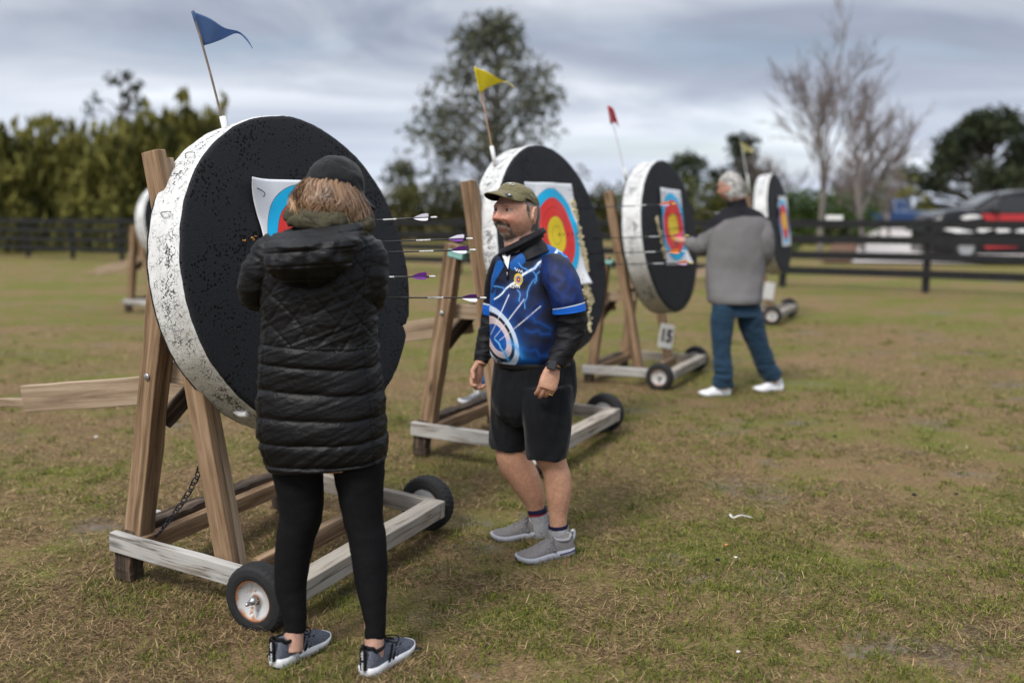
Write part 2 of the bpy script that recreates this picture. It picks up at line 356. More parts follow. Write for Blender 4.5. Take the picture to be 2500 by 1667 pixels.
# ------------------------------------------------------------------ ground
CTRL = [(-.57, 3.27, .045), (-.81, 3.51, .01), (-.33, 4.53, .022), (-1.67, 3.92, .05), (.13, 4.435, .02), (.24, 5.45, .07), (.7, 6.4, .075),
        (-.6, 5.85, .10), (1.37, 8.17, .056), (1.95, 8.125, .08), (3.5, 12.65, .075), (1.5, 3.0, .03), (-2.5, 3, .05), (2.5, 5.5, .05), (0, 2, .04)]
def ground_z(x, y):
    x = np.asarray(x, float); y = np.asarray(y, float)
    base = .05 + sstep(8, 16, y) * .012 * np.clip(x, -16, 8)
    num = base * .25; den = .25 + 0 * x
    for cx, cy, cz in CTRL:
        w = np.exp(-((x - cx) ** 2 + (y - cy) ** 2) / (2 * .75 ** 2)); num = num + w * cz; den = den + w
    return num / den
def gz(x, y): return float(ground_z(np.array([x]), np.array([y]))[0])
def ground_material():
    m, nt, b = new_mat('dry_turf', 0.95, 0.1)
    p = nd(nt, 'ShaderNodeNewGeometry').outputs['Position']
    big = noise(nt, mapping(nt, p, (0.7, 1.2, 1)), 0.55, 4, 0.6); mid = noise(nt, p, 2.6, 5, 0.65); fine = noise(nt, p, 22, 5, 0.7)
    hair = noise(nt, mapping(nt, p, (70, 190, 60), (0, 0, 0.5)), 1.0, 3, 0.7, 1.0)
    straw = ramp(nt, hair, [(0.33, (0.055, 0.037, 0.022)), (0.5, (0.19, 0.122, 0.062)), (0.66, (0.37, 0.265, 0.138))])
    green = ramp(nt, hair, [(0.33, (0.036, 0.042, 0.012)), (0.5, (0.125, 0.13, 0.028)), (0.66, (0.25, 0.24, 0.06))])
    dirt = ramp(nt, fine, [(0.3, (0.10, 0.085, 0.068)), (0.7, (0.21, 0.18, 0.15))])
    y = nd(nt, 'ShaderNodeSeparateXYZ', {0: p})
    far = ramp(nt, math_(nt, 'MULTIPLY', y.outputs[1], 0.04), [(0.2, (0, 0, 0)), (0.52, (1, 1, 1))])
    gm = math_(nt, 'ADD', math_(nt, 'MULTIPLY', big, 0.45), math_(nt, 'ADD', math_(nt, 'MULTIPLY', mid, 0.35), math_(nt, 'MULTIPLY', fine, 0.2)))
    gm = math_(nt, 'ADD', gm, math_(nt, 'MULTIPLY', far, 0.02))
    c = mix(nt, ramp(nt, gm, [(0.46, (0, 0, 0)), (0.57, (1, 1, 1))]), straw, green)
    dm = math_(nt, 'ADD', math_(nt, 'MULTIPLY', noise(nt, mapping(nt, p, (1, 1.6, 1), (0, 0, 0), (9, 4, 0)), 1.1, 5, 0.65), 0.8), math_(nt, 'MULTIPLY', fine, 0.2))
    c = mix(nt, ramp(nt, dm, [(0.57, (0, 0, 0)), (0.66, (0.9,) * 3)]), c, dirt)
    nt.links.new(c, b.inputs['Base Color'])
    h = math_(nt, 'ADD', hair, math_(nt, 'MULTIPLY', fine, 0.8))
    nt.links.new(nd(nt, 'ShaderNodeBump', {'Height': h, 'Strength': 0.6, 'Distance': 0.02}).outputs[0], b.inputs['Normal'])
    return m
xs = np.concatenate([np.linspace(-220, -20, 14)[:-1], np.linspace(-20, -5, 16)[:-1], np.linspace(-5, 5, 81)[:-1], np.linspace(5, 20, 16)[:-1], np.linspace(20, 220, 14)])
ys = np.concatenate([np.linspace(-40, 0, 6)[:-1], np.linspace(0, 10, 81)[:-1], np.linspace(10, 40, 31)[:-1], np.linspace(40, 400, 14)])
X, Y = np.meshgrid(xs, ys); Z = ground_z(X, Y) + 0.012 * (fbm(np.stack([X.ravel() * 2.5, Y.ravel() * 2.5, 0 * X.ravel()], 1)) - .5).reshape(X.shape)
V = np.stack([X, Y, Z], -1).reshape(-1, 3); nx = len(xs)
I = np.arange(len(V)).reshape(X.shape)
F = np.stack([I[:-1, :-1], I[:-1, 1:], I[1:, 1:], I[1:, :-1]], -1).reshape(-1, 4)
ground = link('ground', make_mesh('ground', V, F), None, ground_material()); tag(ground, 'patchy brown and green turf of the archery field', 'ground', kind='structure')

def contact_grass(spots):
    # longer blades that grow up against wheels, shoes and timber
    r = np.random.default_rng(77); Vs, Cs = [], []
    for (x, y, rad, n) in spots:
        a = r.random(n) * 2 * np.pi; q = rad * (.55 + .55 * r.random(n)); px, py = x + q * np.cos(a), y + q * np.sin(a); z = ground_z(px, py)
        az = r.random(n) * 2 * np.pi; el = R(35) + r.random(n) * R(50); L = .02 + .035 * r.random(n); w = .0011 + .0008 * r.random(n)
        d = np.stack([np.cos(az) * np.cos(el), np.sin(az) * np.cos(el), np.sin(el)], 1); s = np.stack([-np.sin(az), np.cos(az), 0 * az], 1) * w[:, None]; o = np.stack([px, py, z], 1)
        m = o + d * L[:, None] * .55; t = o + d * L[:, None] - np.array([0, 0, 1]) * L[:, None] * .22
        Vs.append(np.stack([o - s, o + s, m + s * .8, m - s * .8, t], 1).reshape(-1, 3)); k = r.random((n, 1)); g = r.random((n, 1)) < .62
        c = np.where(g, np.array([.05, .072, .016]) * (1 - k) + np.array([.19, .20, .06]) * k, np.array([.12, .08, .045]) * (1 - k) + np.array([.44, .32, .18]) * k); Cs.append(np.repeat(c, 5, 0))
    return np.concatenate(Vs), np.concatenate(Cs)
# grass: short dry straws lying about and green blades in tufts
def grass():
    N = 330000
    u = rng.random(N); y0, y1 = 2.15, 13.0
    y = (y0 ** -.8 + u * (y1 ** -.8 - y0 ** -.8)) ** (-1 / .8)
    x = (rng.random(N) * 2 - 1) * (.56 * y + .5)
    g = .5 * fbm(np.stack([x * .9, y * .9, 0 * x], 1), 3, 3) + .5 * fbm(np.stack([x * 4, y * 4, 0 * x], 1), 3, 9) + .012 * x
    bare = fbm(np.stack([x * 1.3 + 5, y * 1.9, 0 * x], 1), 4, 21)
    keep = rng.random(N) < np.clip(1.25 - sstep(.52, .70, bare) * 1.15, .07, 1)
    x, y, g, = x[keep], y[keep], g[keep]; n = len(x)
    isg = rng.random(n) < .14 + .62 * sstep(.44, .62, g)
    # green blades gather in tufts
    tu = rng.random(n) < .55
    nt_ = 5200; ti = rng.integers(0, nt_, n); ty = (y0 ** -.8 + rng.random(nt_) * (y1 ** -.8 - y0 ** -.8)) ** (-1 / .8); tx = (rng.random(nt_) * 2 - 1) * (.56 * ty + .5)
    tgn = .5 * fbm(np.stack([tx * .9, ty * .9, 0 * tx], 1), 3, 3) + .5 * fbm(np.stack([tx * 4, ty * 4, 0 * tx], 1), 3, 9) + .012 * tx
    good = np.where(rng.random(nt_) < .15 + sstep(.44, .62, tgn))[0]; ti = good[ti % len(good)]
    m_ = isg & tu; sc_ = rng.normal(0, .016 + .02 * rng.random(n), (2, n))
    x = np.where(m_, tx[ti] + sc_[0], x); y = np.where(m_, ty[ti] + sc_[1], y)
    az = rng.random(n) * 2 * np.pi + 0.6
    el = np.where(isg, R(22) + rng.random(n) * R(48), R(1) + rng.random(n) ** 2 * R(30))
    L = np.where(isg, .016 + .028 * rng.random(n), .022 + .05 * rng.random(n) ** 1.6)
    w = np.where(isg, .0011 + .0009 * rng.random(n), .0007 + .0009 * rng.random(n)) * (1 + np.clip((y - 3) * .22, 0, 1.6))
    z = ground_z(x, y) + .001 + rng.random(n) * np.where(isg, .004, .012)
    d = np.stack([np.cos(az) * np.cos(el), np.sin(az) * np.cos(el), np.sin(el)], 1)
    s = np.stack([-np.sin(az), np.cos(az), 0 * az], 1) * w[:, None]
    o = np.stack([x, y, z], 1)
    droop = np.where(isg, .30, .10)[:, None] * L[:, None] * np.array([0, 0, -1.0])
    mid = o + d * L[:, None] * .55; tip = o + d * L[:, None] + droop
    V = np.stack([o - s, o + s, mid + s * .8, mid - s * .8, tip], 1).reshape(-1, 3)
    b = np.arange(n) * 5
    T = np.concatenate([np.stack([b, b + 1, b + 2], 1), np.stack([b, b + 2, b + 3], 1), np.stack([b + 3, b + 2, b + 4], 1)])
    r = rng.random(n)[:, None]
    gc = np.array([.055, .075, .016]) * (1 - r) + np.array([.21, .23, .048]) * r
    gc = gc * (1 - .35 * (rng.random(n)[:, None] < .25)) + np.array([.06, .05, .0]) * (rng.random(n)[:, None] < .25)
    sc = np.array([.075, .047, .026]) * (1 - r) + np.array([.54, .385, .205]) * r ** 1.6
    c = np.where(isg[:, None], gc, sc)
    V2, C2 = contact_grass([(-.80, 3.62, .16, 500), (-.33, 4.68, .16, 300), (.30, 5.58, .15, 260), (.72, 6.62, .15, 200), (-.62, 3.22, .15, 420), (-.38, 3.18, .17, 420), (.18, 4.33, .19, 420), (.06, 4.52, .17, 300), (-1.62, 3.86, .12, 300), (-1.15, 3.7, .2, 300), (-.5, 4.1, .22, 400), (1.55, 8.0, .2, 200), (2.1, 8.1, .2, 200), (-.25, 5.75, .2, 200), (-.62, 5.85, .12, 150)])
    b2 = len(V) + np.arange(len(V2) // 5) * 5; V = np.concatenate([V, V2]); T = np.concatenate([T, np.stack([b2, b2 + 1, b2 + 2], 1), np.stack([b2, b2 + 2, b2 + 3], 1), np.stack([b2 + 3, b2 + 2, b2 + 4], 1)])
    me = make_mesh('grass', V, T, False, np.concatenate([np.repeat(c, 5, 0), C2]))
    o = link('grass', me, None, vcol_mat('grass_blades', 0.8, 0.12, trans=0.25)); tag(o, 'short dry straw and green grass blades on the field', 'grass', kind='stuff')
grass()

def sheet(name, pts, mat, dz, label, cat, sub=24):
    # a patch laid on the ground, sampled fine enough to follow it
    pts = np.array(pts, float); a, b, c, d = pts
    s, t = np.meshgrid(np.linspace(0, 1, sub), np.linspace(0, 1, sub))
    P = (a[None, None] * ((1 - s) * (1 - t))[..., None] + b * (s * (1 - t))[..., None] + c * (s * t)[..., None] + d * ((1 - s) * t)[..., None])
    Z = ground_z(P[..., 0], P[..., 1]) + dz
    V = np.concatenate([P, Z[..., None]], -1).reshape(-1, 3); I = np.arange(len(V)).reshape(sub, sub)
    F = np.stack([I[:-1, :-1], I[:-1, 1:], I[1:, 1:], I[1:, :-1]], -1).reshape(-1, 4)
    o = link(name, make_mesh(name, V, F), None, mat); tag(o, label, cat, kind='structure'); return o
CONCRETE = plain('pale_concrete', (0.50, 0.455, 0.43), 0.9, 0.2, var=0.12, scale=1.2)
MULCH = plain('brown_mulch', (0.13, 0.075, 0.05), 0.95, 0.1, var=0.4, scale=9)
sheet('driveway', [(8.6, 25.0), (45, 21.0), (70, 78), (28, 78)], CONCRETE, 0.06, 'pale concrete driveway beyond the black fence', 'driveway')
sheet('mulch_bed', [(7.9, 25.2), (8.55, 25.0), (27.9, 78), (26.2, 78)], MULCH, 0.064, 'brown mulch strip edging the pale driveway', 'mulch')

# ------------------------------------------------------------------ trees and hedges
LEAF = vcol_mat('leaves', 0.75, 0.2, trans=0.2)
BARK = plain('bark', (0.12, 0.10, 0.085), 0.9, 0.1, var=0.4, scale=9, bump=0.6)
PALEBARK = plain('pale_bark', (0.17, 0.15, 0.135), 0.9, 0.1, var=0.3, scale=7)
TWIG = plain('bare_twigs', (0.15, 0.122, 0.112), 0.9, 0.1, var=0.25, scale=5)
def leaf_cloud(centres, radii, per, size, c0, c1, squash=0.8, dark=None, seed=1, elong=1.0, updir=False):
    r = np.random.default_rng(seed); Vs = []; Cs = []
    for (c, rad) in zip(centres, radii):
        n = int(per * (rad ** 2)) + 8
        d = r.normal(size=(n, 3)); d /= np.linalg.norm(d, axis=1)[:, None]
        p = np.asarray(c) + d * (rad * r.random(n)[:, None] ** .45) * np.array([1, 1, squash])
        a = r.normal(size=(n, 3)); a /= np.linalg.norm(a, axis=1)[:, None]
        if updir: a = a * .5 + np.array([0, 0, 1.0]) * (r.random(n)[:, None] * 1.4 - .2)
        b = np.cross(a, r.normal(size=(n, 3))); b /= np.linalg.norm(b, axis=1)[:, None]
        s = size * (.6 + .8 * r.random(n))[:, None]; a = a * s * elong; b = b * s * .5
        Vs.append(np.stack([p - a, p + b, p + a, p - b], 1).reshape(-1, 3))
        tone = np.clip(r.normal(.5, .28) + r.normal(0, .2, n), 0, 1)[:, None]
        Cs.append(np.repeat(np.array(c0) * (1 - tone) + np.array(c1) * tone, 4, 0))
    V = np.concatenate(Vs); n = len(V) // 4
    return V, np.arange(n * 4).reshape(n, 4), np.concatenate(Cs)
def limb_tree(root_r, height, levels, spread, seed, first=0.25, nsplit=3, upness=.5, taper=.62, lenf=.72):
    r = np.random.default_rng(seed); segs = []; tips = []
    def go(p, d, L, rad, lv):
        n = 5; P = [p]; dd = d.copy()
        for k in range(n):
            dd = unit(dd + r.normal(size=3) * .08 + np.array([0, 0, .03])); P.append(P[-1] + dd * L / n)
        segs.append((np.array(P), np.linspace(rad, rad * (taper + .1), n + 1)))
        if lv >= levels: tips.append(P[-1]); return
        for k in range(nsplit + (lv == 0)):
            t = r.uniform(first if lv else .45, 1.0); q = P[int(t * n)]
            side = r.normal(size=3); side -= dd * np.dot(side, dd); side = unit(side)
            nd_ = unit(dd * upness + side * spread * r.uniform(.6, 1.2) + np.array([0, 0, .12]))
            go(q, nd_, L * lenf * r.uniform(.75, 1.15), rad * taper * r.uniform(.7, 1), lv + 1)
        go(P[-1], unit(dd + r.normal(size=3) * .15), L * lenf, rad * taper, lv + 1)
    go(np.zeros(3), np.array([0, 0, 1.0]), height, root_r, 0)
    return segs, tips
def segs_mb(segs, minr=0.004):
    mb = MB()
    for P, rr in segs: mb.add(*tube(P, np.maximum(rr, minr), 5 if rr[0] < .05 else 8, cap=False))
    return mb
def crown_tree(name, label, cat, x, y, h, crown, c0, c1, leaf=.13, per=60, seed=1, trunk=.16, group=None, squash=.85, nclump=60, elong=1.2, radf=.16):
    """crown = list of (z fraction, radius) profile of the outline"""
    z = gz(x, y); t = thing(name, label, cat, group, Matrix.Translation((x, y, z)))
    r = np.random.default_rng(seed); zf = np.array([c[0] for c in crown]); rf = np.array([c[1] for c in crown])
    mb = MB(); top = np.array([0, 0, h * .93]); trunkP = catmull([(0, 0, -.1), (.05 * h * .1, 0, h * .3), (0, .04 * h * .1, h * .6), top], 14)
    mb.add(*tube(trunkP, np.linspace(trunk, .03, 14), 9))
    cs, rs = [], []
    for k in range(nclump):
        f = r.uniform(zf[0], zf[-1]); rad = np.interp(f, zf, rf); a = r.uniform(0, 2 * np.pi); q = rad * r.uniform(.25, 1) ** .6
        c = np.array([math.cos(a) * q, math.sin(a) * q, h * f]); cs.append(c); rs.append(h * radf * r.uniform(.45, 1.0))
        s = trunkP[np.argmin(np.abs(trunkP[:, 2] - max(h * .15, c[2] - q * .6)))]
        mb.add(*tube(np.array([s, (s + c) / 2 + [0, 0, .04 * h], c]), [trunk * .28, trunk * .15, .012], 5, n=6, cap=False))
    mb.build('trunk', BARK, t)
    V, F, C = leaf_cloud(cs, rs, per, leaf, c0, c1, squash, seed=seed + 5, elong=elong)
    link('crown', make_mesh('crown', V, F, False, C), t, LEAF); return t
OLIVE0, OLIVE1 = (.045, .051, .034), (.145, .15, .10)
crown_tree('oak_tree', 'large open grey green oak rising behind the yellow flag', 'tree', -.75, 42, 9.0, [(.2, 3.3), (.32, 4.0), (.5, 3.6), (.68, 3.0), (.85, 2.0), (1.0, .5)], OLIVE0, OLIVE1, .12, 70, 3, .2, nclump=150, radf=.105)
crown_tree('oak_tree', 'dense dark green oak standing behind the parked black car', 'tree', 33.5, 70, 7.9, [(.06, 7.0), (.35, 7.2), (.6, 5.2), (.85, 2.6), (1.0, .9)], (.010, .015, .007), (.05, .062, .027), .2, 75, 5, .3, nclump=190)
crown_tree('oak_tree', 'dark green oak cut off by the right edge of the view', 'tree', 43, 77, 7.6, [(.05, 5.4), (.4, 5.4), (.7, 3.8), (1.0, 1.0)], (.010, .015, .007), (.045, .058, .025), .2, 75, 6, .3, nclump=150)
crown_tree('oak_tree', 'pale olive round shrub tree beside the blue pickup', 'tree', 25.6, 66, 3.6, [(.05, 2.6), (.5, 2.8), (.8, 1.8), (1.0, .5)], (.05, .055, .012), (.17, .16, .04), .10, 200, 8, .1, nclump=45)
crown_tree('cypress_tree', 'tall dark thin tree poking above the bamboo row', 'tree', -15.9, 41, 6.9, [(.4, 1.7), (.6, 1.6), (.8, 1.3), (1.0, .4)], (.015, .02, .012), (.06, .07, .04), .13, 50, 11, .14, nclump=34, radf=.08)
crown_tree('pine_tree', 'small dark round tree above the hedge left of the cap of the woman', 'tree', -5.4, 48, 3.5, [(.55, .9), (.75, 1.0), (1.0, .4)], (.018, .026, .01), (.07, .085, .03), .12, 90, 12, .1, nclump=22)['label'] = 'small dark round tree above the hedge left of the yellow flag target'
crown_tree('palm_tree', 'small round topped tree above the shrubs beside the white haired man', 'tree', 8.6, 49, 3.9, [(.68, .6), (.85, .85), (1.0, .4)], (.02, .028, .012), (.07, .09, .035), .12, 110, 14, .1, nclump=20)
crown_tree('cedar_tree', 'dark green conifer left of the two bare trees', 'tree', 10.4, 46, 4.5, [(.1, 1.5), (.4, 1.5), (.7, 1.0), (1.0, .3)], (.012, .018, .009), (.05, .06, .03), .12, 120, 15, .14, nclump=50)
def hedge(name, label, x0, y0, x1, y1, h, th, c0, c1, seed, n=26, leaf=.11, per=150):
    r = np.random.default_rng(seed); t = thing(name, label, 'hedge', None, Matrix.Translation((x0, y0, gz(x0, y0))))
    cs, rs = [], []
    for k in range(n):
        f = (k + .5) / n; 
        for lv in (.25, .6, .85):
            cs.append(((x1 - x0) * f + r.normal(0, .15), (y1 - y0) * f + r.normal(0, .2), h * lv * r.uniform(.85, 1.12))); rs.append(th * r.uniform(.7, 1.15))
    V, F, C = leaf_cloud(cs, rs, per, leaf, c0, c1, .8, seed=seed + 1)
    link('foliage', make_mesh('foliage', V, F, False, C), t, LEAF)
    mb = MB()
    for k in range(0, n, 2):
        f = (k + .5) / n; MB().add(*tube(np.array([((x1 - x0) * f, (y1 - y0) * f, -.1), ((x1 - x0) * f + .1, (y1 - y0) * f, h * .8)]), .03, 5, n=3)).build('stem', BARK, t)
    return t
hedge('clipped_hedge', 'rough olive hedge running behind the fence beyond the yellow flag target', -9.5, 45, 5, 45, 2.1, .95, (.03, .034, .010), (.115, .11, .033), 31, 40)
hedge('clipped_hedge', 'yellowish green shrubs behind the white haired man', 5.2, 44, 10.2, 43, 2.35, .9, (.045, .055, .013), (.15, .155, .04), 32, 16)
hedge('clipped_hedge', 'bright green clipped hedge behind the two bare tree trunks', 10.0, 38, 13.6, 38, 1.85, .75, (.025, .05, .012), (.09, .14, .035), 33, 14, .09, 240)
hedge('clipped_hedge', 'low dark green ground shrubs at the foot of the bare trees', 6.5, 26.5, 9.4, 33, .42, .4, (.02, .035, .012), (.07, .10, .03), 34, 12, .08, 250)
def bamboo(seed):
    r = np.random.default_rng(seed); mb = MB(); cs, rs = [], []
    for k in range(9):
        b = r.normal(0, .35, 2); lean = r.normal(0, .5, 2); h = r.uniform(3.0, 4.9)
        P = catmull([(b[0], b[1], 0), (b[0] + lean[0] * .3, b[1] + lean[1] * .3, h * .6), (b[0] + lean[0], b[1] + lean[1], h)], 10)
        mb.add(*tube(P, np.linspace(.03, .006, 10), 5, cap=False))
        for q in np.linspace(.06, 1, 15): cs.append(P[min(9, int(q * 9.9))] + r.normal(0, .12, 3)); rs.append(.64 * (1.10 - q * .92))
    V, F, C = leaf_cloud(cs, rs, 300, .11, (.036, .040, .010), (.25, .235, .058), 1.3, seed=seed + 3, elong=2.1, updir=True)
    return make_mesh('foliage', V, F, False, C), mb.mesh('stem')
BG = 'bamboo clumps in the row behind the fence on the left'
bms = [bamboo(s) for s in (41, 42, 43)]
for m_ in bms: m_[0].materials.append(LEAF); m_[1].materials.append(BARK)
for k in range(24):
    x = -22.6 + k * .51 + rng.normal(0, .12); y = 36.5 + rng.normal(0, .5) + .2 * (k - 11) * -.2
    f, s = bms[k % 3]
    t = thing('bamboo_clump', 'feathery olive green bamboo clump in the tall row behind the left fence', 'bamboo', BG, Matrix.Translation((x, y, gz(x, y))) @ Matrix.Rotation(rng.random() * 6, 4, 'Z') @ Matrix.Scale(rng.uniform(.80, 1.02) * (.84 + .0135 * k), 4))
    link('foliage', f, t); link('stem', s, t)
def bare_tree(label, x, y, h, seed, rr, levels=5, spread=.55, nsplit=2, mt=PALEBARK, upness=.9):
    t = thing('bare_tree', label, 'tree', None, Matrix.Translation((x, y, gz(x, y) - .1)))
    segs, tips = limb_tree(rr, h, levels, spread, seed, .3, nsplit, upness)
    big = [s for s in segs if s[1][0] > rr * .42]; small = [s for s in segs if s[1][0] <= rr * .42]
    segs_mb(big).build('trunk', mt, t); segs_mb(small, .006).build('crown', TWIG, t); return t
bare_tree('tall bare leafless tree with pale trunk nearer the small white fence sign', 8.4, 27.0, 2.55, 71, .085, 6, .50, 2, upness=1.0)
bare_tree('bare leafless tree with twiggy reddish crown right of the pale trunked one', 11.0, 31.0, 2.1, 78, .09, 5, .62, 3)
bare_tree('low bushy brown leafless tree behind the farthest target bale', 11.0, 43.0, 1.5, 74, .10, 5, .75, 3)
bare_tree('bushy reddish brown leafless tree low behind the two taller bare trees', 14.0, 41.0, 1.55, 76, .10, 5, .8, 3)
bare_tree('brown leafless bush between the bare trees and the dark oak', 18.2, 48.0, 1.3, 79, .10, 5, .8, 3)

# ------------------------------------------------------------------ fence
FENCE_BLACK = plain('black_fence_paint', (0.012, 0.012, 0.013), 0.6, 0.3, var=0.3, scale=8)
fd = np.array([-2.08, 1.39]); f0 = np.array([7.1, 16.9]); kk = list(range(-2, 15))
fence = thing('board_fence', 'long black four board fence crossing the whole field', 'fence', None, Matrix.Translation((7.1, 16.9, gz(7.1, 16.9))))
fo = np.array([7.1, 16.9, gz(7.1, 16.9)])
ang = math.atan2(fd[1], fd[0]); rot = Matrix.Rotation(ang, 3, 'Z'); rot = np.array(rot)
posts = [np.array([*(f0 + fd * k), gz(*(f0 + fd * k))]) for k in kk]
for p in posts:
    h = 1.27; V_, F_ = box((0, 0, h / 2 - .15), (.055, .055, h / 2 + .15), rot)
    V_[:, 2] += 0; mb = MB(); mb.add(V_ + (p - fo), F_); bevel(mb.build('post', FENCE_BLACK, fence, False), .006)
for zc_ in (1.17, .89, .605, .32):
    mb = MB()
    for a, b in zip(posts[:-1], posts[1:]):
        a2 = a + [0, 0, zc_]; b2 = b + [0, 0, zc_]; d = unit(b2 - a2); s = np.array([-math.sin(ang), math.cos(ang), 0]); upv = np.cross(d, s)
        L = np.linalg.norm(b2 - a2); mb.add(*box((a2 + b2) / 2 + s * .075 - fo, (L / 2 - .002, .012, .068), np.stack([d, s, np.array([0, 0, 1.0])], 1)))
    mb.build('rail', FENCE_BLACK, fence, False)
def fence_sign(xd, yd, w, h, label):
    p0 = np.array([*f0, 0.0]); n = np.array([-math.sin(ang), math.cos(ang), 0]); P = on_plane(xd, yd, p0 + n * .055, n)
    V_, F_ = box((0, 0, 0), (w / 2, .004, h / 2)); o = MB().add(V_, F_).build('fence_sign', PVC, None, False, matrix=frame(x=(math.cos(ang), math.sin(ang), 0), z=(0, 0, 1), o=P))
    tag(bevel(o, .002), label, 'sign')
fence_sign(1916, 509, .30, .22, 'small blank white sign hung on the top board of the fence')

# ------------------------------------------------------------------ parked vehicles
CAR_BLACK = plain('gloss_black_paint', (0.010, 0.010, 0.012), 0.25, 0.35, var=0.05)
CAR_BLUE = plain('dark_blue_paint', (0.012, 0.035, 0.10), 0.3, 0.4, var=0.05)
CAR_RED = plain('red_vinyl', (0.42, 0.03, 0.035), 0.35, 0.4, var=0.05)
GLASS = plain('dark_glass', (0.02, 0.022, 0.025), 0.12, 0.35, var=0.02)
LAMP = plain('lamp_glass', (0.6, 0.6, 0.62), 0.2, 0.6, var=0.05)
TAIL = plain('tail_lamp_red', (0.4, 0.01, 0.012), 0.25, 0.5, var=0.05)
def car(prefix, label, cat, M4, prof, glass_zone, width, wheels, paint, L, cabin_in=.12, belt_z=.98):
    """prof: outline [(x, z)] of the upper edge from nose to tail; x forward is negative"""
    t = thing(prefix, label, cat, None, M4)
    xs_ = np.linspace(0, L, 61); px, pz = zip(*prof); zt = np.interp(xs_, px, pz); rings = []
    for x, z in zip(xs_, zt):
        belt = min(z, belt_z); e = .03 + .05 * max(0, 1 - min(x, L - x) / .35); w = width / 2 - e
        wt_ = w - cabin_in * max(0, (z - belt)) / .6
        arch = .17
        pts = [(-w * .96, arch), (-w, .45), (-w, .75), (-w * .985, belt)]
        pts += [(-wt_ * .98, z - .06 if z > belt + .1 else z), (-wt_ * .86, z), (0, z + .015)]
        pts += [(-a, b) for a, b in pts[:-1][::-1]]
        rings.append([(x, a, b) for a, b in pts])
    V_, F_ = loft(rings, True, True); MB().add(V_, F_).build('body', paint, t)
    for sgn in (-1, 1):
        for (xa, xb, xc, xd_) in glass_zone:
            zb_ = belt_z + .03; zt_ = min(np.interp(xb, px, pz), np.interp(xc, px, pz)) - .10
            wy = lambda z: sgn * (width / 2 - .03 - cabin_in * max(0, z - belt_z) / .6 + .006)
            q = [(xa, wy(zb_), zb_), (xd_, wy(zb_), zb_), (xc, wy(zt_), zt_), (xb, wy(zt_), zt_)]
            q2 = [(a, b - sgn * .02, c) for a, b, c in q]
            MB().add(np.array(q + q2), [(0, 1, 2, 3), (7, 6, 5, 4), (0, 4, 5, 1), (1, 5, 6, 2), (2, 6, 7, 3), (3, 7, 4, 0)]).build('window', GLASS, t, False)
        for wx in wheels:
            w_ = MB(); V2, F2 = lathe([(.10, -.10), (.30, -.10), (.335, -.06), (.335, .06), (.30, .10), (.10, .10)], 28)
            V2 = V2[:, [0, 2, 1]] + [wx, sgn * (width / 2 - .10), .335]; w_.add(V2, F2); tw = w_.build('wheel', RUBBER, t)
            V3, F3 = lathe([(.001, .105), (.05, .11), (.19, .10), (.2, .104)], 24); V3 = V3[:, [0, 2, 1]] * [1, sgn, 1] + [wx, sgn * (width / 2 - .10), .335]
            MB().add(V3, F3).build('rim', STEEL, tw)
        MB().add(*ellipsoid((.14, sgn * (width / 2 - .25), .78), (.10, .14, .07))).build('headlight', LAMP, t)
        MB().add(*box((L - .045, sgn * (width / 2 - .13), .85), (.03, .06, .12))).build('tail_light', TAIL, t, False)
        MB().add(*ellipsoid((1.6, sgn * (width / 2 + .06), belt_z + .08), (.09, .11, .08))).build('mirror', paint, t)
    # windscreen
    return t
cx0, cy0 = 11.0, 26.8
black = car('parked_car', 'black car with red and white lettering parked behind the fence', 'car', Matrix.Translation((cx0, cy0, gz(cx0, cy0) + .06)) @ Matrix.Rotation(R(-8), 4, 'Z'),
    [(0, .7), (.05, 1.12), (.5, 1.28), (1.15, 1.36), (1.75, 1.72), (2.2, 1.82), (3.9, 1.83), (4.6, 1.76), (4.88, 1.25), (4.95, .6)],
    [(1.4, 1.9, 2.75, 2.75), (2.85, 2.85, 3.75, 3.75), (3.85, 3.85, 4.4, 4.65)], 1.86, (.95, 3.85), CAR_BLACK, 4.95, belt_z=1.22)
def decal(pts, mat, name, x_off=0.0):
    pts = np.array(pts, float); n = len(pts); y = -.93 + .0
    A = np.stack([pts[:, 0], np.full(n, -.938), pts[:, 1]], 1); B = A + [0, .012, 0]
    MB().add(np.concatenate([A, B]), [tuple(range(n))] + [tuple(range(2 * n - 1, n - 1, -1))] + [(i, i + n, (i + 1) % n + n, (i + 1) % n) for i in range(n)]).build(name, mat, black, False)
decal([(1.25, 1.21), (1.4, 1.04), (4.6, 1.04), (4.75, 1.21)], CAR_RED, 'stripe')
decal([(.75, 1.12), (.95, 1.18), (1.15, 1.18), (1.3, 1.12), (.85, 1.06)], WHITE_MARK, 'stripe')
for pts in ([(.25, .78), (1.0, .80), (.75, .68), (1.15, .60), (.7, .58), (.35, .66), (.6, .72)], [(1.2, .78), (1.9, .80), (2.0, .62), (1.7, .60), (1.62, .70), (1.35, .60), (1.2, .62)],
            [(2.1, .62), (2.5, .80), (2.7, .78), (2.95, .60), (2.75, .60), (2.6, .68), (2.35, .60)], [(2.75, .80), (3.9, .80), (3.6, .68), (3.75, .60), (3.2, .60), (3.3, .70)]):
    decal([(a, b + .14) for a, b in pts], WHITE_MARK, 'lettering')
decal([(1.35, .40), (1.4, .52), (2.1, .54), (2.2, .36), (1.45, .32)], CAR_RED, 'stripe'); decal([(2.4, .40), (4.2, .42), (4.1, .34), (2.5, .33)], CAR_RED, 'stripe')
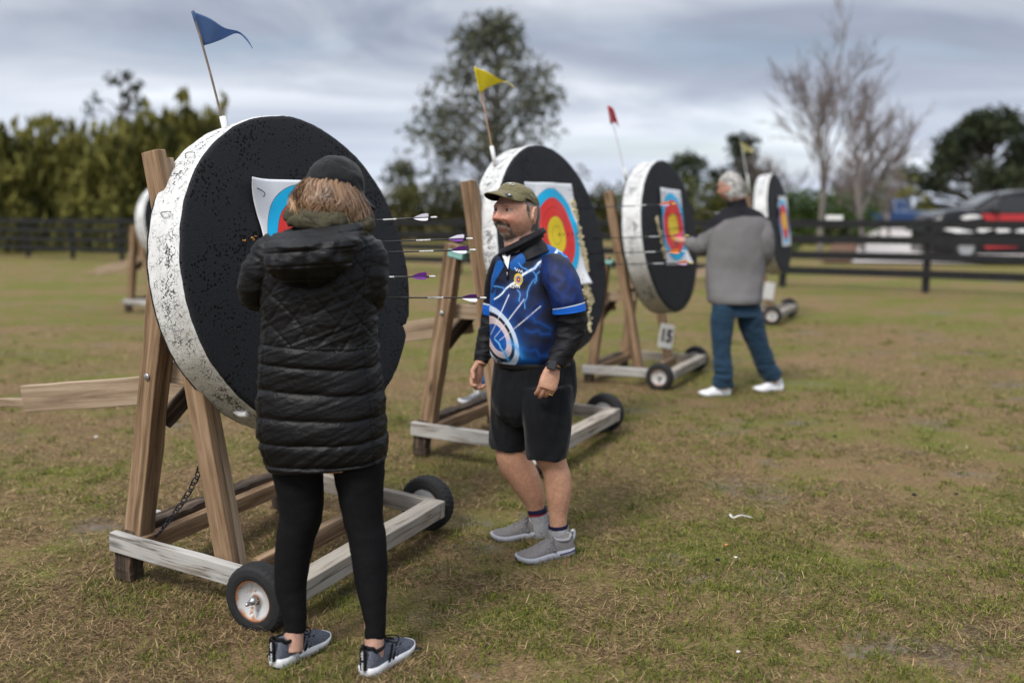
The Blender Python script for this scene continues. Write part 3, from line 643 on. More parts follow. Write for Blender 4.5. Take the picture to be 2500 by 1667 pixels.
MB().add(np.array([(1.22, -.76, 1.42), (1.22, .76, 1.42), (1.74, .66, 1.73), (1.74, -.66, 1.73), (1.19, -.76, 1.43), (1.19, .76, 1.43), (1.71, .66, 1.75), (1.71, -.66, 1.75)]),
         [(0, 1, 2, 3), (7, 6, 5, 4), (0, 4, 5, 1), (1, 5, 6, 2), (2, 6, 7, 3), (3, 7, 4, 0)]).build('windscreen', GLASS, black, False)
px_, py_ = 20.6, 60.0
pk = car('pickup_truck', 'dark blue pickup truck parked far along the driveway', 'pickup', Matrix.Translation((px_, py_, gz(px_, py_) + .06)) @ Matrix.Rotation(R(-52), 4, 'Z'),
    [(0, .7), (.1, .95), (1.3, 1.1), (1.9, 1.7), (2.2, 1.82), (3.1, 1.8), (3.3, 1.12), (5.2, 1.12), (5.3, .7)], [(1.65, 2.05, 2.5, 2.5), (2.58, 2.58, 3.05, 3.12)], 1.9, (1.0, 4.2), CAR_BLUE, 5.3)
# ------------------------------------------------------------------ target stands
W_, L_, ZT, ZB = 1.129, 0.953, 0.1905, 0.1074
def stand_matrix(x, y, a, z, tu, tv, s=1.0):
    m = frame(x=(math.cos(a), math.sin(a), tu), y=(-math.sin(a), math.cos(a), tv), o=(x, y, z))
    return m @ Matrix.Scale(s, 4)
def beam(name, P, Q, w, h, mat, parent, up=(0, 0, 1), irr=0.004, seed=0, bev=0.005, n=9):
    """a timber from P to Q: w across, h along up; own axes, x along the grain"""
    P = np.asarray(P, float); Q = np.asarray(Q, float); L = np.linalg.norm(Q - P); M4 = frame(x=Q - P, z=up, o=P)
    xs_ = np.linspace(0, L, n); r = np.random.default_rng(seed or int(1000 * (abs(P).sum() + abs(Q).sum())))
    wob = np.cumsum(r.normal(0, irr * .35, (n, 2)), 0); wob -= np.linspace(0, 1, n)[:, None] * wob[-1]
    rings = [[(x, a * w / 2 + wob[i, 0] + r.normal(0, irr * .12), b * h / 2 + wob[i, 1] + r.normal(0, irr * .12)) for a, b in ((-1, -1), (1, -1), (1, 1), (-1, 1))] for i, x in enumerate(xs_)]
    V, F = loft(rings); o = MB().add(V, F).build(name, mat, parent, False, matrix=M4); return bevel(o, bev)
def tyre_mesh(r=.135, w=.088):
    prof = [(r * .55, -w * .34), (r * .60, -w * .46), (r * .74, -w * .50), (r * .90, -w * .45), (r * .972, -w * .36), (r, -w * .22), (r * 1.004, 0), (r, w * .22), (r * .972, w * .36), (r * .90, w * .45), (r * .74, w * .50), (r * .60, w * .46), (r * .55, w * .34)]
    m = 132; a = np.linspace(0, 2 * np.pi, m, endpoint=False); dense = []
    pr = np.array(prof); t = np.linspace(0, len(pr) - 1, 49); pr = np.stack([np.interp(t, range(len(pr)), pr[:, k]) for k in (0, 1)], 1)
    rings = []
    for rr, z in pr:
        g = 0
        if rr > r * .93: g = .0022 * ((np.arange(m) // 2 + (1 if abs(z) > w * .12 else 0)) % 2) + (.004 if abs(abs(z) - w * .13) < w * .03 else 0)
        g = g * np.ones(m); rings.append(np.stack([(rr - g) * np.cos(a), (rr - g) * np.sin(a), np.full(m, z)], 1))
    V, F = loft(np.array(rings), cap=False); return make_mesh('tyre', V, F, True)
def rim_mesh(r=.135, w=.088):
    V, F = lathe([(.001, .020), (.018, .020), (.024, .012), (.034, .010), (.046, .018), (r * .50, .026), (r * .545, w * .40), (r * .575, w * .45), (r * .60, w * .43), (r * .56, -w * .40), (r * .5, -.03), (.02, -.03), (.001, -.03)], 48)
    return make_mesh('rim', V, F)
def hub_mesh():
    V, F = lathe([(.001, .075), (.006, .072), (.0085, .062), (.0085, .044), (.013, .044), (.015, .030), (.015, .018), (.001, .018)], 16); return make_mesh('hub', V, F)
TY, RM, HB = tyre_mesh(), rim_mesh(), hub_mesh(); TY.materials.append(RUBBER); RM.materials.append(RIM); HB.materials.append(STEEL)
TEAL = plain('teal_tape', (0.22, 0.42, 0.38), 0.6, var=0.1)
def chain_mesh(P, n=22, sag=.05):
    mb = MB(); P = catmull(P, n + 1)
    for k in range(n):
        d = P[k + 1] - P[k]; L = np.linalg.norm(d); s = unit(np.cross(d, (0.3, 1, .2))); 
        if k % 2: s = unit(np.cross(d, s))
        d = unit(d); c = (P[k] + P[k + 1]) / 2; a = np.linspace(0, 2 * np.pi, 12, endpoint=False)
        pts = c + np.cos(a)[:, None] * d * L * .72 + np.sin(a)[:, None] * s * L * .36
        pts = np.concatenate([pts, pts[:1]]); mb.add(*loft(tube_rings(pts, .0032, 5), cap=False))
    return mb
def build_stand(M4, label, number=None, full=True, tape=False, chain=False, top=1.79, lean=.785):
    t = thing('target_stand', label, 'target stand', 'wheeled wooden stands of the target row', M4)
    zc_, hh = (ZT + ZB) / 2, ZT - ZB
    beam('side_rail', (.02, L_, zc_), (.02, 0, zc_), .04, hh, W_WHITE, t)
    beam('side_rail', (W_ - .02, L_, zc_), (W_ - .02, -.002, zc_), .04, hh, W_WORN if full else W_WHITE, t)
    beam('front_beam', (.041, .043, zc_ + hh * .25 + .001), (W_ - .041, .043, zc_ + hh * .25 + .001), .088, hh * .5, W_WORN, t)
    beam('front_beam', (.041, .044, zc_ - hh * .25 - .001), (W_ - .041, .044, zc_ - hh * .25 - .001), .085, hh * .48, W_WORN, t)
    beam('rear_beam', (.041, L_ - .055, zc_ + .008), (W_ - .041, L_ - .055, zc_ + .008), .075, hh * .95, W_DARK, t, irr=.012, n=24)
    beam('rear_beam', (.041, L_ - .125, zc_ - .006), (W_ - .041, L_ - .125, zc_ - .006), .045, hh * .9, W_BROWN, t, irr=.007)
    beam('middle_beam', (.135, .30, zc_ - .01), (W_ - .135, .30, zc_ - .01), .040, hh, W_BROWN, t)
    for s, u in ((1, .088), (-1, W_ - .088)):
        ub = np.array([u, .375, .112]); ut = ub + (np.array([u, lean, 1.79]) - ub) * ((top - .112) / 1.678); ax = unit(ut - ub)
        beam('upright', ub + [-.022, 0, 0], ut + [-.022, 0, 0], .088, .042, W_BROWN, t, up=(1, 0, 0))
        beam('upright', ub + [.0215, 0, .004], ut + [.0215, 0, -.03], .086, .042, W_TAN, t, up=(1, 0, 0))
        rb = np.array([u - s * .002, .86, .112]); rt = np.array([u - s * .002, .735, 1.27]); 
        rb2 = np.array([u, .88, .11]); beam('rear_leg', rb2, rt, .088, .085, W_BROWN, t, up=(1, 0, 0), irr=.006)
        beam('tie', (u + s * .068, .44, .875), (u + s * .068, .84, .862), .04, .086, W_TAN, t)
        beam('foot_block', (u - s * .03, .90, -.02), (u - s * .03, .90, .105), .085, .08, W_DARK, t, up=(1, 0, 0))
        if tape:
            beam('tape', (u, .71, 1.19), (u, .702, 1.235), .10, .098, TEAL, t, up=(1, 0, 0), irr=.002)
        V, F = ellipsoid((u - s * .046, .785, .86), (.006, .014, .014)); MB().add(V, F).build('bolt', STEEL, t)
    beam('cross_plank', (.175, .70, .865), (W_ - .175, .70, .865), .04, .09, W_BROWN, t)
    beam('brace', (.19, .845, .63), (.33, .735, .83), .04, .07, W_DARK, t)
    beam('tongue', (.34, .735, .775), (.30, 1.80, .555), .04, .125, W_TAN, t)
    beam('tongue_handle', (.302, 1.75, .545), (.293, 1.99, .505), .034, .04, W_TAN, t)
    for u, side in ((-.058, -1), (W_ + .058, 1)):
        Mx = frame(x=(0, 1, 0), z=(side, 0, 0), o=(u, .128, .135))
        w = link('wheel', TY, t, None, Mx)
        link('rim', RM, w); link('hub', HB, w)
    MB().add(*tube([(-.03, .128, .135), (W_ + .03, .128, .135)], .009, 8, n=3)).build('axle', STEEL, t)
    if chain: chain_mesh([(.10, .50, .66), (.12, .62, .42), (.09, .74, .23), (.10, .80, .17)], 22).build('chain', DARK_STEEL, t)
    if number is not None:
        ub = np.array([W_ - .088, .365, .112]); ut = np.array([W_ - .088, .665, 1.79]); ax = unit(ut - ub)
        n = unit(np.cross((1, 0, 0), ax)); n = n if n[1] < 0 else -n
        c = np.array([W_ - .142, .395, .385]); Mx = frame(x=(0, -math.cos(.14), -math.sin(.14)), z=(-1, 0, 0), o=c)
        sg = MB().add(*box((0, 0, 0), (.078, .128, .004))).build('number_plate', PVC, t, False, matrix=Mx); bevel(sg, .002)
        if number:
            me = text_mesh(number, .135, .001, .006); me.materials.append(BLACK_MARK); link('numeral', me, sg, None, Matrix.Translation((0, .0, .0055)) @ Matrix.Diagonal((1.0, 1.35, 1, 1)))
    return t
ST = [stand_matrix(-.8066, 3.5116, 1.1305, .0047, .0155, .0747), stand_matrix(.2439, 5.4476, 1.1376, .075, -.0091, .0367),
      stand_matrix(1.37, 8.17, 1.1139, .056, .0056, -.0131, .88), stand_matrix(3.49, 12.65, 1.12, .075, 0, 0, .93)]
build_stand(ST[0], 'wooden wheeled stand with rusty rim under the nearest bale, behind the woman', '', chain=True, top=1.74)
build_stand(ST[1], 'wooden wheeled stand numbered 14 under the bale behind the man in blue', '14', tape=True, top=1.64, lean=.675)
build_stand(ST[2], 'wooden wheeled stand with number plate 15 beside the man in jeans', '15', tape=True, top=1.9, lean=.68)
build_stand(ST[3], 'small distant wooden stand with wheels behind the white haired man', '')

# ------------------------------------------------------------------ foam bales, faces, flags, arrows
def bale_axes(c, yaw, lean):
    U = np.array([math.cos(yaw), math.sin(yaw), 0]); Vb = np.array([-math.sin(yaw), math.cos(yaw), 0])
    upv = np.array([0, 0, 1.0]) * math.cos(lean) + Vb * math.sin(lean); nb = Vb * math.cos(lean) - np.array([0, 0, 1.0]) * math.sin(lean)
    return U, upv, nb
RB = .66
def bale(c, yaw, lean, th, label, seed, notch=None, cream=None):
    U, upv, nb = bale_axes(c, yaw, lean); Mx = frame(x=U, z=-nb, o=c)          # local x across, y up, z out of the face
    r = np.random.default_rng(seed); m = 200; a = np.linspace(0, 2 * np.pi, m, endpoint=False)
    wob = .010 * (fbm(np.stack([np.cos(a) * 2.2 + seed, np.sin(a) * 2.2, 0 * a], 1), 3, seed) - .5) + .004 * (vn(np.stack([np.cos(a) * 14, np.sin(a) * 14, 0 * a + seed], 1)) - .5)
    if notch:
        for na, nw, ndp in notch: wob -= ndp * np.clip(1 - np.abs((a - na + np.pi) % (2 * np.pi) - np.pi) / nw, 0, 1)
    R0 = RB + wob
    def ring(f, z, rag=0): rr = R0 * f + rag * (vn(np.stack([np.cos(a) * 30, np.sin(a) * 30, 0 * a + z * 99], 1), seed) - .5); return np.stack([rr * np.cos(a), rr * np.sin(a), np.full(m, z)], 1)
    rings = [ring(f, 0.0 + .0) for f in (.02, .3, .6, .85, .97)] + [ring(.992, -.002, .003), ring(.9985, -.008, .003), ring(.999, -.02), ring(.999, -th + .02), ring(.998, -th + .006), ring(.98, -th), ring(.5, -th), ring(.02, -th)]
    V, F = loft(np.array(rings)); root = MB().add(V, F).build('target_bale', FOAM, None, True, matrix=Mx)
    tag(root, label, 'target bale', 'round foam bales of the target row')
    zs = np.linspace(-.012, -th + .016, 22); rg = []
    for i, z in enumerate(zs):
        p = np.stack([np.cos(a) * 9, np.sin(a) * 9, np.full(m, z * 14 + seed)], 1)
        rg.append(ring(1.0, z) + .0)
        rr = 1.006 + .008 * (fbm(p, 3, seed) - .5); rr = rr - (.006 if i in (0, len(zs) - 1) else 0) ; rg[-1][:, :2] *= rr[:, None] if np.ndim(rr) else rr
        if i in (0, len(zs) - 1): rg[-1][:, 2] += .006 * (vn(p * 3, seed) - .5)
    V, F = loft(np.array(rg), cap=False); MB().add(V, F).build('painted_rim', RIMW, root)
    if cream:
        for (x0, y0, x1, y1, w, n) in cream:
            mb = MB()
            for k in range(n):
                f = r.random(); p = np.array([x0 + (x1 - x0) * f + r.normal(0, w), y0 + (y1 - y0) * f + r.normal(0, w * .6), .004 + .01 * r.random()])
                V, F = ellipsoid(p, r.uniform(.003, .012, 3) * [1, 1.2, .8], nu=7, nv=5); V = V + (vn(V * 160, seed)[:, None] - .5) * .008; mb.add(V, F)
            mb.build('exposed_foam', CREAM, root)
    return root, np.array(c), U, upv, -nb
CREAM = plain('cream_foam', (0.62, 0.53, 0.33), 0.9, 0.1, var=0.25, scale=60, bump=0.5)
BL = []
BL.append(bale((-.845, 4.130, 1.318), 1.019, .192, .205, 'nearest large round black foam bale with cracked white rim, blue flag on top', 3, [(R(-27), .05, .035), (R(-24), .02, .02)]))
BL.append(bale((.281, 6.213, 1.325), 1.018, .191, .19, 'round foam bale with cream crumbling foam beside its paper, yellow flag on top', 5, None, [(.285, .30, .345, -.16, .014, 260), (.27, -.2, .31, -.36, .022, 150), (.30, -.40, .24, -.56, .012, 18)]))
BL.append(bale((1.389, 8.64, 1.335), 1.061, .143, .195, 'round foam bale reached by the white haired man, red flag on top', 8, None, [(-.34, .18, -.24, -.18, .012, 60)]))
BL.append(bale((3.547, 13.15, 1.370), 1.103, .146, .195, 'farthest round foam bale with pale yellow flag, right of the white haired man', 9))
def bale_pt(i, xd, yd, off=0.0):
    b, c, U, Vv, n = BL[i]; P = on_plane(xd, yd, c + n * off, n); q = P - c; return P, float(q @ U), float(q @ Vv)
# far bale peeking out at the left of the nearest one
PAPER = plain('paper_white', (0.76, 0.77, 0.79), 0.7, var=0.03, scale=4)
def face_mat():
    m, nt, b = new_mat('printed_target_face', 0.55, 0.3)
    v = nd(nt, 'ShaderNodeAttribute', attribute_name='Flat').outputs['Vector']
    r = nd(nt, 'ShaderNodeVectorMath', {0: v}, operation='LENGTH').outputs['Value']
    W = (0.76, 0.77, 0.80); Cy = (0.0, 0.47, 0.82); Re = (0.80, 0.032, 0.025); Ye = (0.90, 0.66, 0.015); BK = (0.02, 0.02, 0.02)
    stops = [(0, Ye), (.1875, BK), (.1925, Ye), (.384, BK), (.390, Re), (.580, BK), (.586, Re), (.776, BK), (.782, Cy), (.972, BK), (.978, W)]
    nt.links.new(ramp(nt, r, stops, 'CONSTANT'), b.inputs['Base Color']); return m
FACE = face_mat()
def target_face(i, cx, cy, w, h, label, rad=.295, rot=0.0, curl=None, seed=1, torn=None, numbers=True):
    b, c, U, Vv, n = BL[i]; N = 57; s, t = np.meshgrid(np.linspace(-1, 1, N), np.linspace(-1, 1, N)); X = s * w / 2; Y = t * h / 2
    rr = np.random.default_rng(seed)
    p = np.stack([X.ravel() * 5 + seed, Y.ravel() * 5, 0 * X.ravel()], 1)
    Z = .006 + .030 * (fbm(p, 2, seed).reshape(X.shape) - .35).clip(0) 
    flat = np.stack([X / rad * .978 / 1.0, Y / rad * .978, 0 * X], -1).reshape(-1, 3)
    if curl:
        for (ex, ey, amt, fall) in curl:                         # corner or edge lifting from the bale
            d = np.hypot(s - ex, t - ey); Z = Z + amt * np.clip(1 - d / fall, 0, 1) ** 2
    if torn is not None: X = X + torn(s, t)
    V = np.stack([X, Y, Z], -1).reshape(-1, 3); I = np.arange(N * N).reshape(N, N)
    F = np.stack([I[:-1, :-1], I[:-1, 1:], I[1:, 1:], I[1:, :-1]], -1).reshape(-1, 4)
    me = make_mesh('paper_target', V, F); at_ = me.attributes.new('Flat', 'FLOAT_VECTOR', 'POINT'); at_.data.foreach_set('vector', flat.astype(np.float32).ravel())
    Mx = frame(x=U * math.cos(rot) + Vv * math.sin(rot), z=n, o=c + U * cx + Vv * cy)
    o = link('paper_target', me, None, FACE, Mx); tag(o, label, 'paper target', 'paper target faces pinned to the bales')
    sm = o.modifiers.new('thick', 'SOLIDIFY'); sm.thickness = .0015; sm.offset = -1
    if numbers:
        for k, ch in enumerate(('10', '9', '8', '7', '6')):
            tm = text_mesh(ch, .028, .0004); tm.materials.append(BLACK_MARK); q = (.1 + .196 * k) * rad
            link('numeral', tm, o, None, Matrix.Translation((q, 0, float(np.interp(q, X[N // 2], Z[N // 2])) + .002)))
    # bent wire pins
    for ex, ey in ((-.86, .86), (.86, .86)):
        q = np.array([ex * w / 2, ey * h / 2, .018]); pin = MB().add(*tube([q + [-.035, .008, 0], q + [0, .0, .006], q + [.03, -.018, .004], q + [.027, -.035, -.012]], .0018, 6, n=14)); pin.build('wire_pin', DARK_STEEL, o)
    return o
_, s1, t1 = bale_pt(0, 562, 411)
target_face(0, s1 + .312, t1 - .312, .624, .624, 'paper target face on the nearest bale, mostly hidden behind the woman', seed=2, curl=[(-1, 1, .03, .5), (-1, .1, .02, .5)], torn=lambda s, t: .035 * np.exp(-((t - .35) / .4) ** 2) * np.clip((-s - .3) / .7, 0, 1) + .05 * np.clip((-t) , 0, 1) * np.clip((-s - .2) / .8, 0, 1))
_, s2, t2 = bale_pt(1, 1276, 537)
target_face(1, s2, t2 - .01, .60, .66, 'wrinkled paper target face pinned behind the man in the blue shirt', seed=4, curl=[(1, -1, .04, .5), (1, .2, .02, .4)], torn=lambda s, t: -.03 * np.exp(-((t - .25) / .3) ** 2) * np.clip((s - .3) / .7, 0, 1))
_, s3, t3 = bale_pt(2, 1545, 519)
target_face(2, s3, t3 - .01, .50, .66, 'paper target face the white haired man is reaching for', seed=7, curl=[(1, -1, .06, .6)], rot=-.03)
_, s4, t4 = bale_pt(3, 1799, 509)
target_face(3, s4, t4, .56, .66, 'crumpled paper target face on the farthest bale', seed=9, curl=[(-1, 1, .05, .5), (-1, .4, .04, .3)], numbers=False)

CARBON = plain('carbon_shaft', (0.014, 0.014, 0.015), 0.35, 0.5)
PURPLE = plain('purple_vane', (0.13, 0.02, 0.22), 0.5, 0.3, var=0.08)
VWHITE = plain('white_vane', (0.72, 0.70, 0.80), 0.5, 0.3, var=0.04)
ORANGE = plain('orange_vane', (0.75, 0.22, 0.04), 0.5, 0.3, var=0.08)
YELLOW = plain('yellow_vane', (0.78, 0.60, 0.05), 0.5, 0.3, var=0.08)
PINK = plain('pink_vane', (0.70, 0.10, 0.16), 0.5, 0.3, var=0.08)
MAUVE = plain('mauve_vane', (0.45, 0.30, 0.45), 0.5, 0.3, var=0.08)
NOCKY = plain('yellow_nock', (0.75, 0.62, 0.08), 0.4, 0.4)
CRUMB0 = plain('amber_foam', (0.50, 0.24, 0.07), 0.8, var=.3)
def arrow(i, xd, yd, off, label, vm, nock=PVC, roll=0.0, tilt=(0, 0), group=None):
    b, c, U, Vv, n = BL[i]; P, s, t = bale_pt(i, xd, yd, off)
    hz = unit(np.array([n[0], n[1], 0])) + np.array([0, 0, .05]); d = unit(-hz + U * tilt[0] + Vv * tilt[1]); L = off / float(-d @ n) + .03                # flight direction, tip just inside the foam
    M4 = frame(x=d, z=Vv, o=P); T = thing('arrow', label, 'arrow', group, M4)
    MB().add(*tube([(.012, 0, 0), (L, 0, 0)], .0031, 8, n=2)).build('shaft', CARBON, T)
    MB().add(*tube([(-.012, 0, 0), (-.006, 0, 0), (.016, 0, 0)], [.0026, .0038, .0036], 8)).build('nock', nock, T)
    for k in range(3):
        a = roll + k * 2 * np.pi / 3; e = np.array([0, math.cos(a), math.sin(a)]); o_ = np.cross([1, 0, 0], e) * .0005
        pr = [(.03, .002), (.026, .014), (.034, .0175), (.06, .0155), (.085, .009), (.105, .002)]
        A = np.array([np.array([x, 0, 0]) + e * h for x, h in pr]); m = len(pr)
        MB().add(np.concatenate([A + o_, A - o_]), [tuple(range(m)), tuple(range(2 * m - 1, m - 1, -1))] + [(j, (j + 1) % m, (j + 1) % m + m, j + m) for j in range(m)]).build('vane', vm[k], T, False)
    lb = MB(); r = np.random.default_rng(int(xd))
    x = .19
    while x < .26:
        w = r.uniform(.002, .006); lb.add(*tube([(x, 0, 0), (x + w, 0, 0)], .00335, 8, n=2)); x += w + r.uniform(.001, .003)
    lb.build('shaft_print', WHITE_MARK, T)
    return T
G1 = 'purple fletched arrows in the nearest bale'
arrow(0, 998, 499, .60, 'arrow with white and purple vanes, topmost in the nearest bale', (VWHITE, PURPLE, VWHITE), roll=1.3, group=G1)
arrow(0, 1080, 548, .76, 'arrow with one pale lilac vane on top, second from the top in the nearest bale', (VWHITE, PURPLE, PURPLE), roll=1.5, group=G1)
arrow(0, 1087, 574, .76, 'purple vaned arrow just under the lilac vaned one in the nearest bale', (PURPLE, PURPLE, VWHITE), roll=1.2, group=G1)
arrow(0, 994, 635, .60, 'short showing purple vaned arrow, second from the bottom in the nearest bale', (PURPLE, PURPLE, PURPLE), roll=1.4, group=G1)
arrow(0, 1111, 684, .78, 'purple vaned arrow pointing at the belly of the man, lowest in the nearest bale', (PURPLE, PURPLE, VWHITE), roll=1.0, group=G1)
G2 = 'orange and yellow fletched arrows in the second bale'
arrow(1, 1548, 468, .66, 'orange and yellow vaned arrow, topmost in the second bale', (ORANGE, YELLOW, MAUVE), NOCKY, 1.4, group=G2)
arrow(1, 1578, 541, .66, 'pink and orange vaned arrow with yellow nock, second in the second bale', (PINK, ORANGE, PINK), NOCKY, 1.4, group=G2)
arrow(1, 1570, 577, .66, 'orange and mauve vaned arrow with white nock, third in the second bale', (ORANGE, MAUVE, ORANGE), PVC, 1.2, group=G2)
arrow(1, 1588, 604, .66, 'orange vaned arrow with yellow nock, lowest in the second bale', (ORANGE, ORANGE, MAUVE), NOCKY, 1.3, group=G2)
G3 = 'dark arrows in the third bale'
arrow(2, 1712, 486, .68, 'dark arrow in the third bale, uppermost, passing behind the man', (PURPLE, YELLOW, YELLOW), NOCKY, 1.3, group=G3)
arrow(2, 1712, 520, .68, 'dark arrow in the third bale, lower, passing behind the man', (PURPLE, YELLOW, YELLOW), NOCKY, 1.3, group=G3)

hb_, hc_, hU_, hV_, hn_ = BL[0]; mbo = MB(); r_o = np.random.default_rng(4)
for xd, yd, k_ in ((580, 547, 5), (562, 553, 2)):
    for _ in range(k_):
        _, s_o, t_o = bale_pt(0, xd + r_o.normal(0, 3), yd + r_o.normal(0, 2.5)); V, F = ellipsoid((s_o, t_o, .004), r_o.uniform(.002, .006, 3), nu=7, nv=5); mbo.add(V + (vn(V * 190, 2)[:, None] - .5) * .006, F)
mbo.build('exposed_foam', CRUMB0, hb_)
# flags
STICK = plain('flag_stick', (0.20, 0.155, 0.12), 0.8, 0.15, var=0.3)
BAMBOO = plain('light_flag_stick', (0.42, 0.27, 0.17), 0.8, 0.15, var=0.2)
def cloth_mat(name, c, tr):
    m, nt, b = new_mat(name, 0.8, 0.15); v = nd(nt, 'ShaderNodeTexCoord').outputs['Object']
    w = noise(nt, v, 260, 2); cc = ramp(nt, w, [(0.3, tuple(x * .8 for x in c)), (0.7, c)]); nt.links.new(cc, b.inputs['Base Color'])
    t = nd(nt, 'ShaderNodeBsdfTranslucent', {'Color': cc}); ms = nd(nt, 'ShaderNodeMixShader', {0: tr, 1: b.outputs[0], 2: t.outputs[0]})
    nt.links.new(ms.outputs[0], nt.nodes['Material Output'].inputs[0]); return m
def flag(i, base, sleeve_top, pole_top, top, bot, cm, stick, label, prad=.0045, off=-.11, wav=.03):
    b, c, U, Vv, n = BL[i]; Pn = lambda q, o=0.0: on_plane(q[0], q[1], c + n * (off + o), n)
    o = Pn(base); T = thing('flag', label, 'flag', 'pennants on the target bales', Matrix.Translation(tuple(o)))
    d = unit(Pn(pole_top) - Pn(base))
    MB().add(*tube([Pn(base) - o - d * .05, Pn(sleeve_top) - o], .0125, 12, n=2)).build('sleeve', PVC, T)
    pts = catmull([Pn(base) - o, (Pn(base) + Pn(pole_top)) / 2 - o + n * .004, Pn(pole_top) - o + d * .004], 14)
    MB().add(*tube(pts, prad, 8)).build('pole', stick, T)
    N, M_ = 30, 14; A = catmull(top, N); B = catmull(bot, N); V = []
    for k in range(N):
        f = k / (N - 1)
        for j in range(M_):
            g = j / (M_ - 1); q = A[k] * (1 - g) + B[k] * g
            V.append(Pn(q, wav * math.sin(f * 6.5 + g * 1.3) * f + (.006 if k == 0 else 0)) - o)
    I = np.arange(N * M_).reshape(N, M_); F = np.stack([I[:-1, :-1], I[1:, :-1], I[1:, 1:], I[:-1, 1:]], -1).reshape(-1, 4)
    cl = link('pennant', make_mesh('pennant', np.array(V), F), T, cm); sm = cl.modifiers.new('t', 'SOLIDIFY'); sm.thickness = .0012; sm.offset = 0
    hem = MB().add(*tube([Pn(A[0]) - o, Pn(B[0]) - o], .0075, 8, n=6)).build('hem', cm, cl)
    return T
BLUEC = cloth_mat('blue_flag_cloth', (0.17, 0.275, 0.50), .6); YELC = cloth_mat('yellow_flag_cloth', (0.80, 0.66, 0.03), .4)
REDC = cloth_mat('red_flag_cloth', (0.62, 0.04, 0.05), .4); PALEC = cloth_mat('pale_yellow_flag_cloth', (0.72, 0.66, 0.30), .4)
flag(0, (514, 289), (511, 268), (443, 27), [(443, 27), (482, 43), (515, 64), (548, 73), (568, 90), (580, 111)], [(468, 105), (486, 100), (510, 91), (544, 77), (565, 92), (580, 112)], BLUEC, STICK, 'faded blue pennant on a leaning stick on the nearest bale')
flag(1, (1134, 362), (1129, 336), (1091, 154), [(1091, 155), (1120, 166), (1148, 183), (1164, 188), (1180, 199)], [(1104, 216), (1114, 206), (1140, 193), (1163, 189), (1180, 201)], YELC, BAMBOO, 'bright yellow pennant on a leaning stick on the second bale', wav=.025)
flag(2, (1436, 402), (1433, 385), (1397, 243), [(1397, 243), (1408, 250), (1416, 272), (1421, 290)], [(1404, 285), (1410, 282), (1416, 284), (1421, 293)], REDC, PVC, 'small red pennant on a thin pale stick on the third bale', .004)
flag(3, (1719, 434), (1716, 400), (1702, 327), [(1702, 328), (1712, 332), (1722, 338), (1731, 348)], [(1708, 352), (1714, 350), (1722, 348), (1731, 350)], PALEC, PVC, 'pale yellow pennant in a white tube on the farthest bale', .005)
# small fittings on the nearest bale: nails, a wire pin and the stub of a plastic tube
b0, c0, U0, V0, n0 = BL[0]; inv = b0.matrix_world.inverted() if False else Matrix(b0.matrix_local).inverted()
def on_rim(xd, yd, zoff):
    P = on_plane(xd, yd, c0 + n0 * zoff, n0); q = P - c0; a = math.atan2(q @ V0, q @ U0); return a
a = on_rim(562, 950, -.06); e = np.array([math.cos(a), math.sin(a), 0]); MB().add(*tube([e * (RB - .02) + [0, 0, -.15], e * (RB + .012) + [0, 0, -.085], e * (RB + .016) + [0, 0, -.045]], .013, 12, n=8)).build('tube_stub', PVC, b0)
for xd, yd in ((402, 355), (366, 500), (505, 700)):
    a = on_rim(xd + 25, yd, -.1); e = np.array([math.cos(a), math.sin(a), 0]); MB().add(*tube([e * (RB - .02) + [0, 0, -.13], e * (RB + .022) + [0, 0, -.10], e * (RB + .02) + [0, 0, -.06], e * (RB + .012) + [0, 0, -.055]], .0025, 6, n=10)).build('wire_pin', STEEL, b0)

# another target far behind, peeking out at the left of the nearest bale
S5 = stand_matrix(-4.98, 14.3, 1.12, gz(-5.0, 14.3), 0, 0)
t5 = build_stand(S5, 'distant wooden stand half hidden behind the nearest bale on the left', top=1.3)
BL.append(bale(tuple(np.array(S5 @ Vector((.565, .32, 1.27)))[:3]), 1.12, .19, .2, 'distant bale whose white rim peeks out left of the nearest bale', 13))
# scraps on the grass
def scrap(xd, yd, kind, label, L=.03):
    Y = 3.0
    for _ in range(12):
        P = at(xd, yd, Y); d = P - np.array([0, 0, CAM_H]); g = gz(P[0], P[1]); t = (CAM_H - g) / -(d[2] / d[1]) ; Y = t
    P = at(xd, yd, Y); P[2] = gz(P[0], P[1]) + .012; r = np.random.default_rng(int(xd * 7 + yd))
    if kind == 'strip':
        a = r.uniform(-.5, .1); pts = P + np.array([(-L, .01, .015), (-L * .75, 0, .0), (0, .006, .012), (L, -.01, .004)])
        V, F = loft(tube_rings(catmull(pts, 12), np.linspace(.006, .003, 12), 7, ((0, 0, 1), .45)))
    else:
        V, F = ellipsoid((0, 0, 0), np.array([L, L * .7, L * .45]) * .5, nu=9, nv=6); V = V * (1 + .6 * (vn(V * 90 + xd, 3)[:, None] - .5)) + P
    c = {'white': PVC, 'strip': PVC, 'black': FOAM, 'orange': CRUMB}[kind]; o = MB().add(V, F).build('litter_scrap', c, None); tag(o, label, 'litter'); return o
CRUMB = plain('orange_foam_crumb', (0.62, 0.30, 0.08), 0.8)
